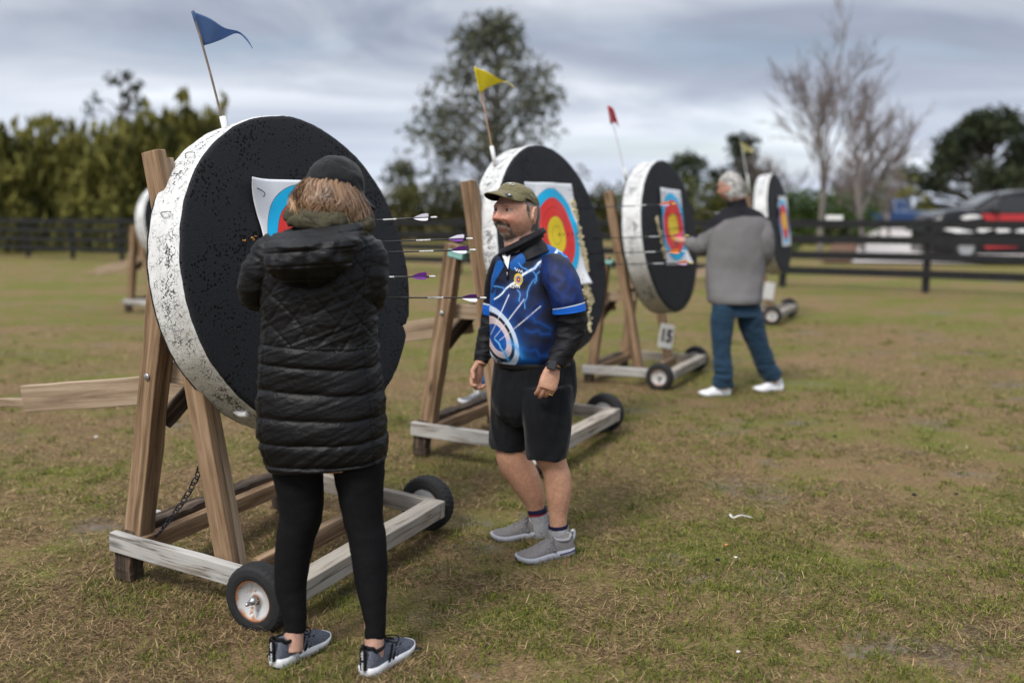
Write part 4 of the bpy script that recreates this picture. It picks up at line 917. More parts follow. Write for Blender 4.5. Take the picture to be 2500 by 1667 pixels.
for xd, yd, k, l, L in ((1702, 1194, 'strip', 'bent white plastic strip lying on the grass at the right', .055), (1690, 1285, 'white', 'white scrap near the middle of the right hand grass', .017), (1668, 1256, 'orange', 'orange foam crumb below the bent white strip', .018),
        (2100, 1140, 'black', 'black foam crumb, left one of a pair on the right grass', .026), (2197, 1138, 'black', 'black foam crumb, right one of a pair on the right grass', .024), (2070, 1192, 'black', 'black foam crumb in front of the pair on the right grass', .02), (1648, 1290, 'black', 'black foam crumb left of the white scrap', .026), (960, 1497, 'black', 'black foam crumb beside the right shoe of the woman', .026),
        (620, 1512, 'black', 'flat black foam crumb left of the shoes of the woman', .028), (1695, 1503, 'white', 'small white scrap near the bottom edge', .016), (1918, 1005, 'black', 'black foam crumb alone on the pale grass', .026), (362, 1180, 'white', 'white paper scrap inside the nearest stand', .035), (220, 1007, 'white', 'white scrap under the tongue board', .025)):
    scrap(xd, yd, k, l, L)
# ------------------------------------------------------------------ people
def fuse(name, mb, voxel, smooth=3):
    o = mb.build(name, None)
    r = o.modifiers.new('r', 'REMESH'); r.mode = 'VOXEL'; r.voxel_size = voxel; r.adaptivity = 0
    s = o.modifiers.new('s', 'SMOOTH'); s.factor = .5; s.iterations = smooth
    me = bpy.data.meshes.new_from_object(o.evaluated_get(bpy.context.evaluated_depsgraph_get()))
    bpy.data.objects.remove(o); me.name = name; me.polygons.foreach_set('use_smooth', np.ones(len(me.polygons), bool)); return me
def coords(me):
    a = np.empty(len(me.vertices) * 3, np.float32); me.vertices.foreach_get('co', a); return a.reshape(-1, 3).astype(float)
def put(me, V): me.vertices.foreach_set('co', np.asarray(V, np.float32).ravel()); me.update()
def normals(me):
    a = np.empty(len(me.vertices) * 3, np.float32); me.vertices.foreach_get('normal', a); return a.reshape(-1, 3).astype(float)
def px_rings(rows, Y, m=64, ratio=.6, n=60, dy=0.0, power=2.0):
    """rows: (left, right, height, depth offset, depth ratio) in measuring-picture units at distance Y -> smooth horizontal rings"""
    R_ = []
    for r in rows:
        xl, xr, y = r[:3]; d = (r[3] if len(r) > 3 else 0) + dy; q = r[4] if len(r) > 4 else ratio
        a, b = at(xl, y, Y + d), at(xr, y, Y + d); c = (a + b) / 2; w = (b[0] - a[0]) / 2; R_.append((*c, w, w * q))
    P = catmull(R_, n); ang = np.linspace(0, 2 * np.pi, m, endpoint=False); cs, sn = np.cos(ang), np.sin(ang)
    cs = np.sign(cs) * np.abs(cs) ** (2 / power); sn = np.sign(sn) * np.abs(sn) ** (2 / power)
    return np.stack([np.stack([p[0] + p[3] * cs, p[1] + p[4] * sn, np.full(m, p[2])], 1) for p in P])
def px_tube(pts, Y, m=24, n=24, flat=None):
    """pts: (x, y, radius, depth offset)"""
    P = [at(p[0], p[1], Y + p[3]) for p in pts]; k = [(at(p[0] + p[2], p[1], Y + p[3])[0] - at(p[0], p[1], Y + p[3])[0]) for p in pts]
    Q = catmull(np.concatenate([np.array(P), np.array(k)[:, None]], 1), n); return tube_rings(Q[:, :3], Q[:, 3], m, flat)
def wrinkle(rings, amp, freq, seed=0, stretch=(1, 1, 1), folds=0.0):
    """push a lofted surface in and out along its outward direction"""
    n, m, _ = rings.shape; c = rings.mean(1, keepdims=True); d = rings - c; L = np.linalg.norm(d, axis=2, keepdims=True) + 1e-9
    p = (rings * np.array(stretch) * freq).reshape(-1, 3); f = fbm(p, 3, seed)
    if folds: f = f * (1 - folds) + folds * (1 - np.abs(2 * fbm(p * .8 + 7, 2, seed + 4) - 1) * 2.2)
    return rings + d / L * (amp * (f - .5)).reshape(n, m, 1)
def skull(O, fwd, upv, s=1.0, ears=True, face=True, fat=0.0, capped=False):
    """head as one sculpted surface; local x = the person's left, y = forward, z = up"""
    f = unit(fwd); u = unit(np.asarray(upv) - f * np.dot(upv, f)); l = np.cross(u, f); M3 = np.stack([l, f, u], 1)
    nu, nv = 140, 110; th = np.linspace(0, np.pi, nv + 1)[1:-1]; ph = np.linspace(0, 2 * np.pi, nu, endpoint=False)
    D = np.stack([np.sin(th)[:, None] * np.cos(ph), np.sin(th)[:, None] * np.sin(ph), np.cos(th)[:, None] * np.ones(nu)], -1)
    P = D * np.array([.077 + fat * .4, .099, .118]); x, y, z = P[..., 0].copy(), P[..., 1].copy(), P[..., 2].copy()
    t = np.clip(-z / .118, 0, 1); fr = sstep(-.03, .05, y)
    x *= 1 + t * .16 - .30 * t ** 3 + fat * 1.2 * t; y = np.where(y > 0, y * (1 + .10 * t - .10 * t ** 4), y * (1 - .34 * sstep(.2, 1, t)))
    y -= .006 * sstep(.02, .11, z) * (y > 0)
    if face:
        ax = np.abs(x); G = lambda v, s_: np.exp(-(v / s_) ** 2)
        sig = .0095 + .0085 * G(z + .036, .011)
        y += fr * ((.028 * G(z + .032, .0130) + .014 * G(z + .010, .018)) * G(x, sig))
        y -= fr * .011 * G(ax - .031, .015) * G(z - .001, .0095)
        y += fr * .007 * G(ax - .026, .026) * G(z - .021, .008)
        y += fr * (.007 + fat * .1) * G(ax - .043, .020) * G(z + .036, .020)
        y += fr * .0065 * G(x, .027) * (G(z + .0530, .006) + G(z + .0710, .0065))
        y -= fr * .015 * G(x, .024) * G(z + .0620 - 3.5 * x * x, .0042)
        y += fr * .011 * G(x, .024) * G(z + .105, .015)
        nl = np.abs(ax - (.017 + .62 * np.clip(-.030 - z, 0, .05))); y -= fr * .004 * G(nl, .004) * sstep(-.027, -.034, z) * sstep(-.064, -.054, z); y += fr * .004 * G(ax - .036, .012) * G(z + .034, .012)
    if capped:
        k = 1 - .10 * sstep(.015, .055, z); x = x * k; y = y * k; z = np.where(z > .02, .02 + (z - .02) * .66, z)
    P = np.stack([x, y, z], -1)
    V, F = loft(P); V[-2] = P[0].mean(0); V[-1] = P[-1].mean(0)
    out = [(V, F)]
    if ears:
        for sg in (-1, 1):
            c = np.array([sg * .081, -.010, -.012]); rot = Matrix.Rotation(R(12), 3, 'X') @ Matrix.Rotation(sg * R(-22), 3, 'Z')
            out.append(ellipsoid(c, (.007, .016, .027), np.array(rot), 16, 12))
            aa = np.linspace(-.6, 4.4, 18); arc = np.stack([0 * aa + sg * .004, -np.cos(aa) * .0 + .016 * np.cos(aa + 1.57) * 1.05, .026 * np.sin(aa + 1.57)], 1) @ np.array(rot).T + c
            out.append(loft(tube_rings(arc, .0042, 8)))
            out.append(ellipsoid(c + [sg * -.004, .004, -.028], (.006, .008, .009)))
    loc = lambda W: (np.asarray(W) - O) @ M3 / s
    return [(v * s @ M3.T + O, f_) for v, f_ in out], M3, loc
def hand(wrist, d, n, thumb, L=1.0, curls=(.35, .5, .4), spread=.05, tcurl=.35, fr=.0083, tuck=False):
    d = unit(d); n = unit(np.asarray(n) - d * np.dot(n, d)); s = np.cross(d, n); s = s if np.dot(s, thumb) > 0 else -s
    out = []; w = np.asarray(wrist, float)
    pts = [w - d * .03 * L, w, w + d * .035 * L, w + d * .075 * L, w + d * .098 * L]; out.append(loft(tube_rings(catmull(pts, 14), np.interp(np.linspace(0, 1, 14), [0, .25, .5, .8, 1], np.array([.029, .029, .039, .042, .036]) * L), 20, (n, .42))))
    lens = (.070, .079, .073, .057)
    for k, (o, ln) in enumerate(zip((.030, .010, -.0105, -.029), lens)):
        p = w + d * (.088 - .006 * abs(k - 1.2)) * L + s * o * L; a = 0; P = [p - d * .02 * L, p]
        for q, c in zip((.45, .31, .24), curls):
            a += c * (1 + .12 * k); dd = d * math.cos(a) + n * math.sin(a) + s * (spread * (1.5 - k)); P.append(P[-1] + unit(dd) * ln * q * L)
        pr = catmull(P, 18); rad = np.interp(np.linspace(0, 1, 18), [0, .3, .6, .9, 1], np.array([1.08, 1.08, .98, .86, .55]) * fr * L); out.append(loft(tube_rings(pr, rad, 12)))
    p = w + d * .018 * L + s * .028 * L; t1 = unit(d * .72 + s * .62 + n * .35); t2 = unit(d * .9 + s * .2 + n * (.3 + tcurl)); 
    if tuck: p = p - s * .010 * L + n * .006; t1 = unit(d * .85 + s * .12 + n * .55); t2 = unit(d * .7 - s * .35 + n * .6)
    P = [p - t1 * .02 * L, p, p + t1 * .042 * L, p + t1 * .042 * L + t2 * .032 * L, p + t1 * .042 * L + t2 * .054 * L]
    out.append(loft(tube_rings(catmull(P, 16), np.interp(np.linspace(0, 1, 16), [0, .4, .8, 1], np.array([.016, .0125, .0105, .006]) * L), 12)))
    return out
def shoe(parent, heel, toe, width, upper, sole, h=.105, lace=None, collar=None, tab=None, name='shoe', sole_t=.028, tilt=0.0):
    heel = np.asarray(heel, float); toe = np.asarray(toe, float); L = np.linalg.norm(toe - heel); M4 = frame(x=toe - heel, z=(0, 0, 1), o=heel)
    xs_ = np.linspace(0, 1, 33); wf = np.interp(xs_, [0, .03, .12, .35, .62, .75, .9, .97, 1], [.30, .52, .66, .66, .88, .96, .80, .52, .25]) * width / 2 * 1.02
    off = np.interp(xs_, [0, .4, .75, 1], [0, .0, .004, 0.0])
    zt = np.interp(xs_, [0, .1, .5, .8, 1], [sole_t * 1.25, sole_t * 1.15, sole_t, sole_t * .82, sole_t * 1.0]); zb = np.interp(xs_, [0, .06, .2, .7, .9, 1], [.010, .002, 0, 0, .006, .018])
    rings = [[(x * L, off[i] + sx * wf[i] * (1.07 if top else 1.03), z) for sx, z, top in ((-1, zb[i], 0), (-1.02, zb[i] + (zt[i] - zb[i]) * .5, 0), (-1, zt[i], 1), (1, zt[i], 1), (1.02, zb[i] + (zt[i] - zb[i]) * .5, 0), (1, zb[i], 0))] for i, x in enumerate(xs_)]
    V, F = loft(rings); so = MB().add(V, F).build(name, sole, parent, True, matrix=M4)
    hh = np.interp(xs_, [0, .05, .16, .33, .42, .55, .72, .88, .97, 1], [.55, .92, .86, .80, .84, .70, .50, .42, .30, .15]) * h
    rings = []
    for i, x in enumerate(xs_):
        a = np.linspace(0, np.pi, 21); q = np.interp(x, [0, .3, .55, 1], [.62, .5, .72, .75])
        yy = np.cos(a); yy = np.sign(yy) * np.abs(yy) ** q * wf[i]; zz = zt[i] - .006 + (hh[i] - zt[i] + .006) * np.sin(a) ** .75
        lean = np.where(zz > zt[i], (zz - zt[i]) * .12, 0)
        rings.append(np.stack([np.full(21, x * L) + (zz - zt[i]) * np.interp(x, [0, .2, .4], [.10, .05, 0]), off[i] + yy * (1 - .15 * (zz - zt[i]) / h * (x < .5)), zz], 1))
    rings = np.array(rings); V, F = loft(rings, True, False); up_ = MB().add(V, F).build('upper', upper, so)
    if collar is not None:
        a = np.linspace(0, 2 * np.pi, 30); cx, ry = .20 * L, width * .30
        P = np.stack([cx + .145 * L * np.cos(a), ry * np.sin(a), np.full(30, h * .84) + .012 * np.cos(a) * 0 + np.where(np.cos(a) < -.6, .010, 0) - .006 * np.abs(np.sin(a))], 1)
        MB().add(*loft(tube_rings(P, .0065, 8), cap=False)).build('collar', collar, so)
    if lace is not None:
        for k, x in enumerate(np.linspace(.36, .60, 5)):
            z = np.interp(x, xs_, hh) + .002; w = .022
            P = catmull([(x * L - .006, -w, z - .010), (x * L, 0, z + .004), (x * L + .008, w, z - .010)], 10); MB().add(*loft(tube_rings(P, .0026, 6))).build('lace', lace, so)
        z = np.interp(.36, xs_, hh)
        for sg in (-1, 1):
            P = catmull([(.37 * L, 0, z + .004), (.40 * L, sg * .02, z + .022), (.47 * L, sg * .048, z + .018), (.45 * L, sg * .05, z - .002), (.39 * L, sg * .012, z + .004)], 24); MB().add(*loft(tube_rings(P, .0026, 6))).build('lace', lace, so)
    if tab is not None: tab(so, L, h, width)
    return so
def dome_cap(O, M3, s, mat, parent, band_z=.030, r=(.087, .110, .112), tilt=R(-8), brim=.082, brim_mat=None, btilt=R(16), arch=.032, button=True, seams=6, seed=1):
    """ball cap in head coordinates"""
    rx = np.array(Matrix.Rotation(tilt, 3, 'X')); nu, nv = 96, 40; th = np.linspace(0, np.pi / 2 + .06, nv); ph = np.linspace(0, 2 * np.pi, nu, endpoint=False)
    D = np.stack([np.sin(th)[:, None] * np.cos(ph), np.sin(th)[:, None] * np.sin(ph), np.cos(th)[:, None] * np.ones(nu)], -1)
    D = np.sign(D) * np.abs(D) ** np.array([1, 1, .92]); P = D * np.array(r)
    p = (P * 26).reshape(-1, 3); cr = fbm(p * np.array([1, 1, 1.8]), 3, seed).reshape(nv, nu, 1) - .5; P = P + D * cr * .010
    groove = np.min([np.abs(((ph - k * 2 * np.pi / seams + np.pi) % (2 * np.pi)) - np.pi) for k in range(seams)], 0); P = P - D * (.0022 * np.exp(-(groove / .03) ** 2))[None, :, None] * np.sin(th)[:, None, None]
    toW = lambda Q: ((np.asarray(Q) @ rx.T + [0, -.004, band_z]) * s) @ M3.T + O
    V, F = loft(P[1:], cap=False); V = np.concatenate([V, P[0].mean(0)[None]]); F = F + [(len(V) - 1, (j + 1) % nu, j) for j in range(nu)]
    c = MB().add(toW(V), F).build('cap', mat, parent); sm = c.modifiers.new('t', 'SOLIDIFY'); sm.thickness = .003; sm.offset = -1
    if button: MB().add(*ellipsoid(toW([(0, 0, r[2] + .001)])[0], (.008, .008, .005))).build('button', mat, c)
    ph2 = np.linspace(R(20), R(160), 41); K2 = 9; rings = []
    for k in range(K2):
        f = k / (K2 - 1); e = np.sin((ph2 - R(20)) / R(140) * np.pi) ** .55
        bx = r[0] * np.cos(ph2) * (1 + .02 * f); by = r[1] * np.sin(ph2) + brim * e * f
        bz = .0 - math.sin(btilt) * brim * e * f - arch * (np.cos(ph2) ** 2) * f
        rings.append(np.stack([bx, by, bz], 1))
    V, F = loft(np.array(rings), False, False); b = MB().add(toW(V), F).build('brim', [mat, brim_mat or mat], c); sm = b.modifiers.new('t', 'SOLIDIFY'); sm.thickness = .0045; sm.offset = -1; sm.material_offset = 1
    return c, toW
def ribbons(roots, paths_fn, width, cols, name, mat, parent, n=9):
    """strands as thin tapered ribbons"""
    Vs, Cs = [], []
    for k, r0 in enumerate(roots):
        P, side = paths_fn(k, r0, n); w = width * np.interp(np.linspace(0, 1, n), [0, .3, .8, 1], [.8, 1, .8, .15]); Vs.append(np.stack([P - side * w[:, None], P + side * w[:, None]], 1).reshape(-1, 3)); Cs.append(np.tile(cols[k], (2 * n, 1)))
    V = np.concatenate(Vs); b = np.arange(len(roots))[:, None] * 2 * n + np.arange(n - 1)[None] * 2; b = b.ravel()
    F = np.stack([b, b + 1, b + 3, b + 2], 1); return link(name, make_mesh(name, V, F, True, np.concatenate(Cs)), parent, mat)
def skin_mat(name):
    m, nt, b = new_mat(name, 0.48, 0.35); c = nd(nt, 'ShaderNodeAttribute', attribute_name='Col').outputs['Color']
    v = nd(nt, 'ShaderNodeTexCoord').outputs['Object']; c = mix(nt, 1.0, c, ramp(nt, noise(nt, v, 70, 4, .65), [(0.3, (.86, .82, .80)), (0.7, (1.1, 1.1, 1.1))]), 'MULTIPLY')
    nt.links.new(c, b.inputs['Base Color']); b.inputs['Subsurface Weight'].default_value = .12; b.inputs['Subsurface Radius'].default_value = (.012, .005, .003); b.inputs['Subsurface Scale'].default_value = .6
    nt.links.new(nd(nt, 'ShaderNodeBump', {'Height': noise(nt, v, 330, 3, .6), 'Strength': .35, 'Distance': .002}).outputs[0], b.inputs['Normal']); return m
SKIN = skin_mat('skin')
def fabric(name, c, rough=.85, weave=900, bump=.25, var=.2, sheen=.0, spec=.2, fold=14):
    m, nt, b = new_mat(name, rough, spec); v = nd(nt, 'ShaderNodeTexCoord').outputs['Object']; w = noise(nt, v, weave, 2); f = noise(nt, v, fold, 4, .6)
    h = math_(nt, 'ADD', math_(nt, 'MULTIPLY', w, .15), f)
    nt.links.new(ramp(nt, noise(nt, v, 90, 4), [(0.3, tuple(x * (1 - var) for x in c)), (0.7, tuple(x * (1 + var) for x in c))]), b.inputs['Base Color'])
    b.inputs['Sheen Weight'].default_value = sheen
    nt.links.new(nd(nt, 'ShaderNodeBump', {'Height': h, 'Strength': bump, 'Distance': .02}).outputs[0], b.inputs['Normal']); return m
def cloth_rings(name, rings, mat, parent, cap=True, thick=0, cols=None):
    V, F = loft(rings, cap); o = link(name, make_mesh(name, V, F, True, cols), parent, mat)
    if thick: s_ = o.modifiers.new('t', 'SOLIDIFY'); s_.thickness = thick; s_.offset = -1
    return o
# ---- the woman in the long black quilted jacket
YW = 3.266
def woman():
    g = gz(-.57, 3.27); T = thing('person', 'woman seen from behind in a long black quilted jacket, black cap and leggings', 'person', 'people at the targets', Matrix.Translation((-.57, 3.27, g)))
    base = np.array([-.57, 3.27, g])
    HO = at(768, 448, YW + .10); fwd = np.array([.62, .70, -.36]); skl, M3, loc = skull(HO, fwd, (0.12, 0.12, 1), .98, fat=.0, capped=True)
    mb = MB()
    for v, f in skl: mb.add(v - base, f)
    def T_(pts, n=26, m=20): V, F = loft(px_tube(pts, YW, m, n)); mb.add(V - base, F)
    T_([(765, 470, 38, .07), (760, 520, 38, .04), (750, 560, 45, .03)])
    V, F = loft(px_rings([(660, 820, 545, .04), (625, 850, 575, .04), (625, 848, 680, .04), (630, 845, 760, .04), (610, 870, 900, .04), (615, 872, 1000, .04), (640, 860, 1070, .04)], YW, 40, .6, 40)); mb.add(V - base, F)
    T_([(690, 1000, 46, .04), (690, 1120, 37, .04), (682, 1235, 28, .03), (670, 1330, 25, .01), (675, 1440, 22, -.03), (672, 1495, 24, -.05)])
    T_([(820, 1000, 46, .04), (832, 1120, 36, .02), (845, 1235, 28, .0), (853, 1330, 25, -.04), (860, 1460, 22, -.10), (858, 1518, 24, -.115)])
    T_([(640, 590, 20, .03), (592, 650, 15, .05), (640, 655, 14, .26), (668, 630, 17, .40)])
    T_([(835, 600, 20, .03), (852, 668, 15, .04), (800, 668, 14, .24), (745, 640, 17, .40)])
    for w_, d_, th_ in ((at(668, 630, YW + .40), (.5, .75, .25), (.0, .3, 1)), (at(745, 640, YW + .40), (-.45, .8, .25), (0, .3, 1))):
        for v, f in hand(w_, d_, (0.3 if d_[0] < 0 else -.3, .2, -.6), th_, .92, (.5, .7, .5)): mb.add(v - base, f)
    me = fuse('body', mb, .0045, 3); V = coords(me); c = np.tile((.46, .27, .20), (len(V), 1)); n_ = fbm(V * 30, 3); c *= (.85 + .3 * n_)[:, None]; set_cols(me, c); body = link('body', me, T, SKIN)
    # eyes are there too, though hidden from this side
    for sg in (-1, 1):
        MB().add(*ellipsoid(np.array([sg * .031, .080, .001]) * .98 @ M3.T + HO - base, (.0115,) * 3)).build('eye', PVC, T)
    # leggings
    LEG = fabric('black_leggings', (.0055, .0055, .006), .8, 700, .08, .2, .0, .12)
    lg = MB()
    def S_(pts, n=70, m=56):
        r = wrinkle(px_tube(pts, YW, m, n), .006, 16, 4, (1, 1, 2.2)); V, F = loft(r); lg.add(V - base, F)
    S_([(688, 1010, 62, .04), (684, 1072, 59, .04), (692, 1171, 50, .035), (677, 1246, 43, .025), (668, 1341, 37, .01), (677, 1420, 27, -.02), (677, 1452, 25, -.03)])
    S_([(822, 1010, 62, .03), (824, 1072, 60, .03), (833, 1178, 47, .01), (845, 1246, 43, -.01), (852, 1326, 38, -.04), (861, 1420, 26, -.085), (861, 1466, 24, -.10)])
    V, F = loft(px_rings([(630, 875, 960), (622, 884, 1020), (628, 884, 1062)], YW, 48, .62, 12, .035)); lg.add(V - base, F)
    lm = fuse('leggings', lg, .006, 4); link('leggings', lm, T, LEG)
    # jacket
    m_, nt, b = new_mat('black_nylon', .48, .24); b.inputs['Base Color'].default_value = (.0036, .0034, .0042, 1); v = nd(nt, 'ShaderNodeTexCoord').outputs['Object']
    nt.links.new(nd(nt, 'ShaderNodeBump', {'Height': math_(nt, 'ADD', noise(nt, mapping(nt, v, (30, 30, 52)), 1.0, 4, .6, .7), math_(nt, 'MULTIPLY', noise(nt, v, 11, 3), .8)), 'Strength': .35, 'Distance': .012}).outputs[0], b.inputs['Normal']); NYL = m_
    rows = [(690, 790, 512, .05, .8), (650, 832, 530, .05, .7), (612, 868, 550, .045, .62), (598, 876, 585, .035, .6), (597, 874, 640, .03, .6), (598, 868, 690, .03, .6), (602, 868, 740, .03, .62), (600, 870, 792, .03, .62), (593, 878, 850, .03, .62), (589, 888, 920, .03, .62), (590, 893, 990, .03, .62), (603, 894, 1035, .03, .62), (612, 892, 1060, .03, .62), (620, 886, 1066, .03, .6)]
    nr, m = 330, 260; rg = px_rings(rows, YW, m, .62, nr, power=2.25)
    yd = np.interp(np.linspace(0, 1, nr), np.linspace(0, 1, len(rows)), [r[2] for r in rows]); yd = np.array([833.5 / K - 0] * nr) if False else None
    zr = rg[:, 0, 2]; yD = np.interp(-zr, [-at(740, y, YW)[2] for y in (500, 800, 1080)], (500, 800, 1080))
    ang = np.linspace(0, 2 * np.pi, m, endpoint=False); c = rg.mean(1, keepdims=True); d = rg - c; d /= np.linalg.norm(d, axis=2, keepdims=True)
    Yg = np.repeat(yD[:, None], m, 1); Xg = rg[..., 0]; arc = np.cumsum(np.linalg.norm(np.diff(rg, axis=1, prepend=rg[:, -1:]), axis=2), 1)
    sag = 9 * np.sin(ang * 2 + .4)[None] + 5 * (vn(np.stack([np.cos(ang) * 4, np.sin(ang) * 4, 0 * ang], 1)) - .5)[None]
    lines = np.array([792, 836, 893, 952, 1007, 1058.0, 1085]); Yl = Yg + sag * .5; puff = np.zeros_like(Yg)
    for a_, b_ in zip(lines[:-1], lines[1:]):
        t = (Yl - a_) / (b_ - a_); q = (t >= 0) & (t < 1); puff = np.where(q, (1 - np.abs(2 * t - 1) ** 4), puff)
    # chevron quilting above
    s_ = 150 * (Xg - rg[..., 0].mean(1, keepdims=True)) / .11; q1 = ((Yg - 792) - .62 * np.abs(s_)) / 62; q2 = ((Yg - 792) + .62 * np.abs(s_) - 18 * np.sin(s_ / 60)) / 74
    t1 = np.abs((q1 % 1) - .5) * 2; t2 = np.abs((q2 % 1) - .5) * 2; pu = np.minimum(1 - t1 ** 7, 1 - t2 ** 7)
    puff = np.where(Yl < 792, pu * .8, puff)
    amp = np.where(Yg < 792, .0060, .0105) * sstep(505, 545, Yg)
    # narrow puckered side panels
    side = np.exp(-((np.abs(np.cos(ang)) - 1) / .10) ** 2)[None]; ph_ = rg.reshape(-1, 3)
    pk = (fbm(np.stack([ph_[:, 0] * 20, ph_[:, 1] * 24, ph_[:, 2] * 55], 1), 3, 5).reshape(nr, m) - .5)
    amp = amp * (1 - .55 * side); seam = np.exp(-((np.abs(np.cos(ang)) - .80) / .02) ** 2)[None] * .006
    pull = (fbm(np.stack([arc.ravel() * 34 + Yg.ravel() * .12, 0 * arc.ravel(), Yg.ravel() * .030 + arc.ravel() * 5], 1), 3, 8).reshape(nr, m) - .5)
    fine = (fbm(np.stack([ph_[:, 0] * 26, ph_[:, 1] * 26, ph_[:, 2] * 80], 1), 3, 15).reshape(nr, m) - .5)
    big = (fbm(ph_ * 7, 2, 25).reshape(nr, m) - .5)
    disp = puff * amp + pk * .012 * side - seam + pull * .010 * (1 - .3 * puff) + fine * np.where(Yg < 792, .004, .0025) + big * .02 - .006
    rg = rg + d * disp[..., None]
    hem = 14 * np.cos(ang + .1) * .0021; rg[:, :, 2] += (sstep(880, 1060, yD)[:, None]) * hem[None] * .62
    jk = cloth_rings('jacket', rg - base, NYL, T, cap=True)
    def sleeve(pts, seed):
        r = px_tube(pts, YW, 72, 120); L_ = np.linspace(0, 1, 120); n0, m0, _ = r.shape; cc = r.mean(1, keepdims=True); dd = r - cc; dd /= np.linalg.norm(dd, axis=2, keepdims=True)
        ring_q = 1 - np.abs(2 * ((L_ * 9 + .15 * np.sin(seed)) % 1) - 1) ** 3; p = r.reshape(-1, 3)
        f = fbm(np.stack([p[:, 0] * 18, p[:, 1] * 18, p[:, 2] * 60], 1), 3, seed).reshape(n0, m0) - .5
        r = r + dd * (ring_q[:, None] * .004 + f * .010 + (fbm(p * 9, 2, seed + 3).reshape(n0, m0) - .5) * .014)[..., None]; cloth_rings('sleeve', r - base, NYL, jk)
    sleeve([(644, 566, 38, .04), (618, 590, 40, .03), (592, 640, 40, .03), (590, 672, 38, .07), (615, 668, 34, .18), (645, 650, 29, .29), (664, 634, 25, .385)], 2)
    sleeve([(834, 572, 38, .04), (850, 600, 38, .03), (852, 650, 38, .02), (848, 684, 36, .05), (820, 678, 34, .16), (780, 660, 29, .28), (750, 645, 25, .385)], 6)
    # hood hanging down the back
    H = []; n1, m1 = 80, 90
    for i in range(n1):
        f = i / (n1 - 1); yy = 522 + 136 * f; hw = 112 * (1 - f ** 2.4) ** .5 * (.86 + .14 * math.sin(f * 3.1)) + 2; th_ = .075 * math.sin(math.pi * min(1, f * .9 + .12)) ** .8 + .006
        cx = 738 - 18 * f; A = at(cx - hw, yy, YW); B = at(cx + hw, yy, YW); zc_ = A[2]; yb = YW + .045 - .175 * np.interp(f, [0, .25, .6, 1], [.62, .95, 1.0, .86])
        a = np.linspace(0, 2 * np.pi, m1, endpoint=False); H.append(np.stack([(A[0] + B[0]) / 2 + (B[0] - A[0]) / 2 * np.cos(a), yb + th_ * np.sin(a) * (np.abs(np.cos(a)) * .1 + .9), np.full(m1, zc_) + .018 * np.cos(a) * (1 - f) * np.sign(.3)], 1))
    H = np.array(H); H = wrinkle(H, .026, 15, 3, (1, 1, 1.5), .45); cc = H.mean(1, keepdims=True); ds = H - cc; ds /= np.linalg.norm(ds, axis=2, keepdims=True)
    xs2 = (H[..., 0] - cc[..., 0]) / .155; sm = sum(np.exp(-((xs2 - q) / .035) ** 2) for q in (-.62, .02, .62)); fz = np.linspace(0, 1, n1)[:, None] * 4.2; sm = sm + np.exp(-(((fz % 1) - .5) / .07) ** 2) * .8
    H = H - ds * (sm * .006)[..., None]; cloth_rings('hood', H - base, NYL, jk)
    # olive neck gaiter bunched over the collar
    OL = fabric('olive_scarf', (.072, .064, .040), .9, 600, .5, .25, .0, .15, 26)
    nC = at(755, 503, YW + .055); a = np.linspace(0, 2 * np.pi, 121)
    P = np.stack([nC[0] + .118 * np.cos(a) + .01 * np.sin(3 * a), nC[1] + .100 * np.sin(a), nC[2] - .018 * np.cos(a) + .006 * np.sin(5 * a)], 1)
    for dz, rr, sd in ((0, .023, 1), (-.022, .020, 4), (.013, .013, 7)):
        r = tube_rings(P + [0, 0, dz], rr + .006 * np.sin(a * 4 + sd), 22); p = r.reshape(-1, 3); c3 = r.mean(1, keepdims=True); d3 = (r - c3) / np.linalg.norm(r - c3, axis=2, keepdims=True)
        r = r + d3 * ((fbm(p * np.array([26, 26, 40]), 3, sd).reshape(r.shape[:2]) - .5) * .022)[..., None]; V, F = loft(r, False); MB().add(V - base, F).build('scarf', OL, T)
    # cap
    CAPM = fabric('black_cap_twill', (.012, .0125, .014), .8, 800, .3, .2, .1, .2, 20)
    cap, toW = dome_cap(HO - base, M3, .98, CAPM, T, band_z=.028, r=(.089, .108, .106), tilt=R(2), brim=.075, btilt=R(14), arch=.030, seed=2)
    # hair: a soft bob under the cap
    HM = vcol_mat('brown_hair', .42, .45); rr = np.random.default_rng(5); n = 4200; th = rr.uniform(R(-215), R(35), n); lay = rr.random(n)
    cl = vn(np.stack([th * 5.5, lay * 1.5, 0 * th], 1), 3); cl2 = vn(np.stack([th * 14, lay * 3, 0 * th], 1), 9)
    root = np.stack([.083 * np.cos(th), .101 * np.sin(th), .028 - .01 * lay + rr.normal(0, .004, n)], 1)
    wild = rr.random(n) ** 3 * np.sign(rr.random(n) - .5) * .7 + .5; tone = np.clip(.5 * cl + .35 * cl2 + .3 * rr.random(n) - .08, 0, 1)[:, None]; colr = np.array([.060, .030, .016]) * (1 - tone) + np.array([.58, .345, .19]) * tone ** 1.25
    dn = np.array([0, 0, -1.0]) @ M3; 
    def path(k, r0, npt):
        t = np.linspace(0, 1, npt)[:, None]; rad = np.array([math.cos(th[k]), math.sin(th[k]), 0]); tan = np.array([-rad[1], rad[0], 0]); Ln = .095 + .075 * cl2[k] * lay[k] + .02 * rr.random()
        out = (.020 + .036 * lay[k]) * np.sin(t * 2.15) + .034 * (cl[k] - .5) * np.sin(t * 5 + cl2[k] * 5) + .012 * (cl2[k] - .5) * t; sw = (.060 * (cl[k] - .5) + .030 * (cl2[k] - .5)) * np.sin(t * 2.6) + .030 * np.sin(t * 5.5 + cl2[k] * 14) * t + .05 * (wild[k] - .5) * t * t
        P = r0 + rad * out - rad * .030 * np.clip(t - .7, 0, 1) * 2.0 + tan * sw; dirz = dn if False else np.array([0, .10, -1.0]); P = P + dirz * t * Ln
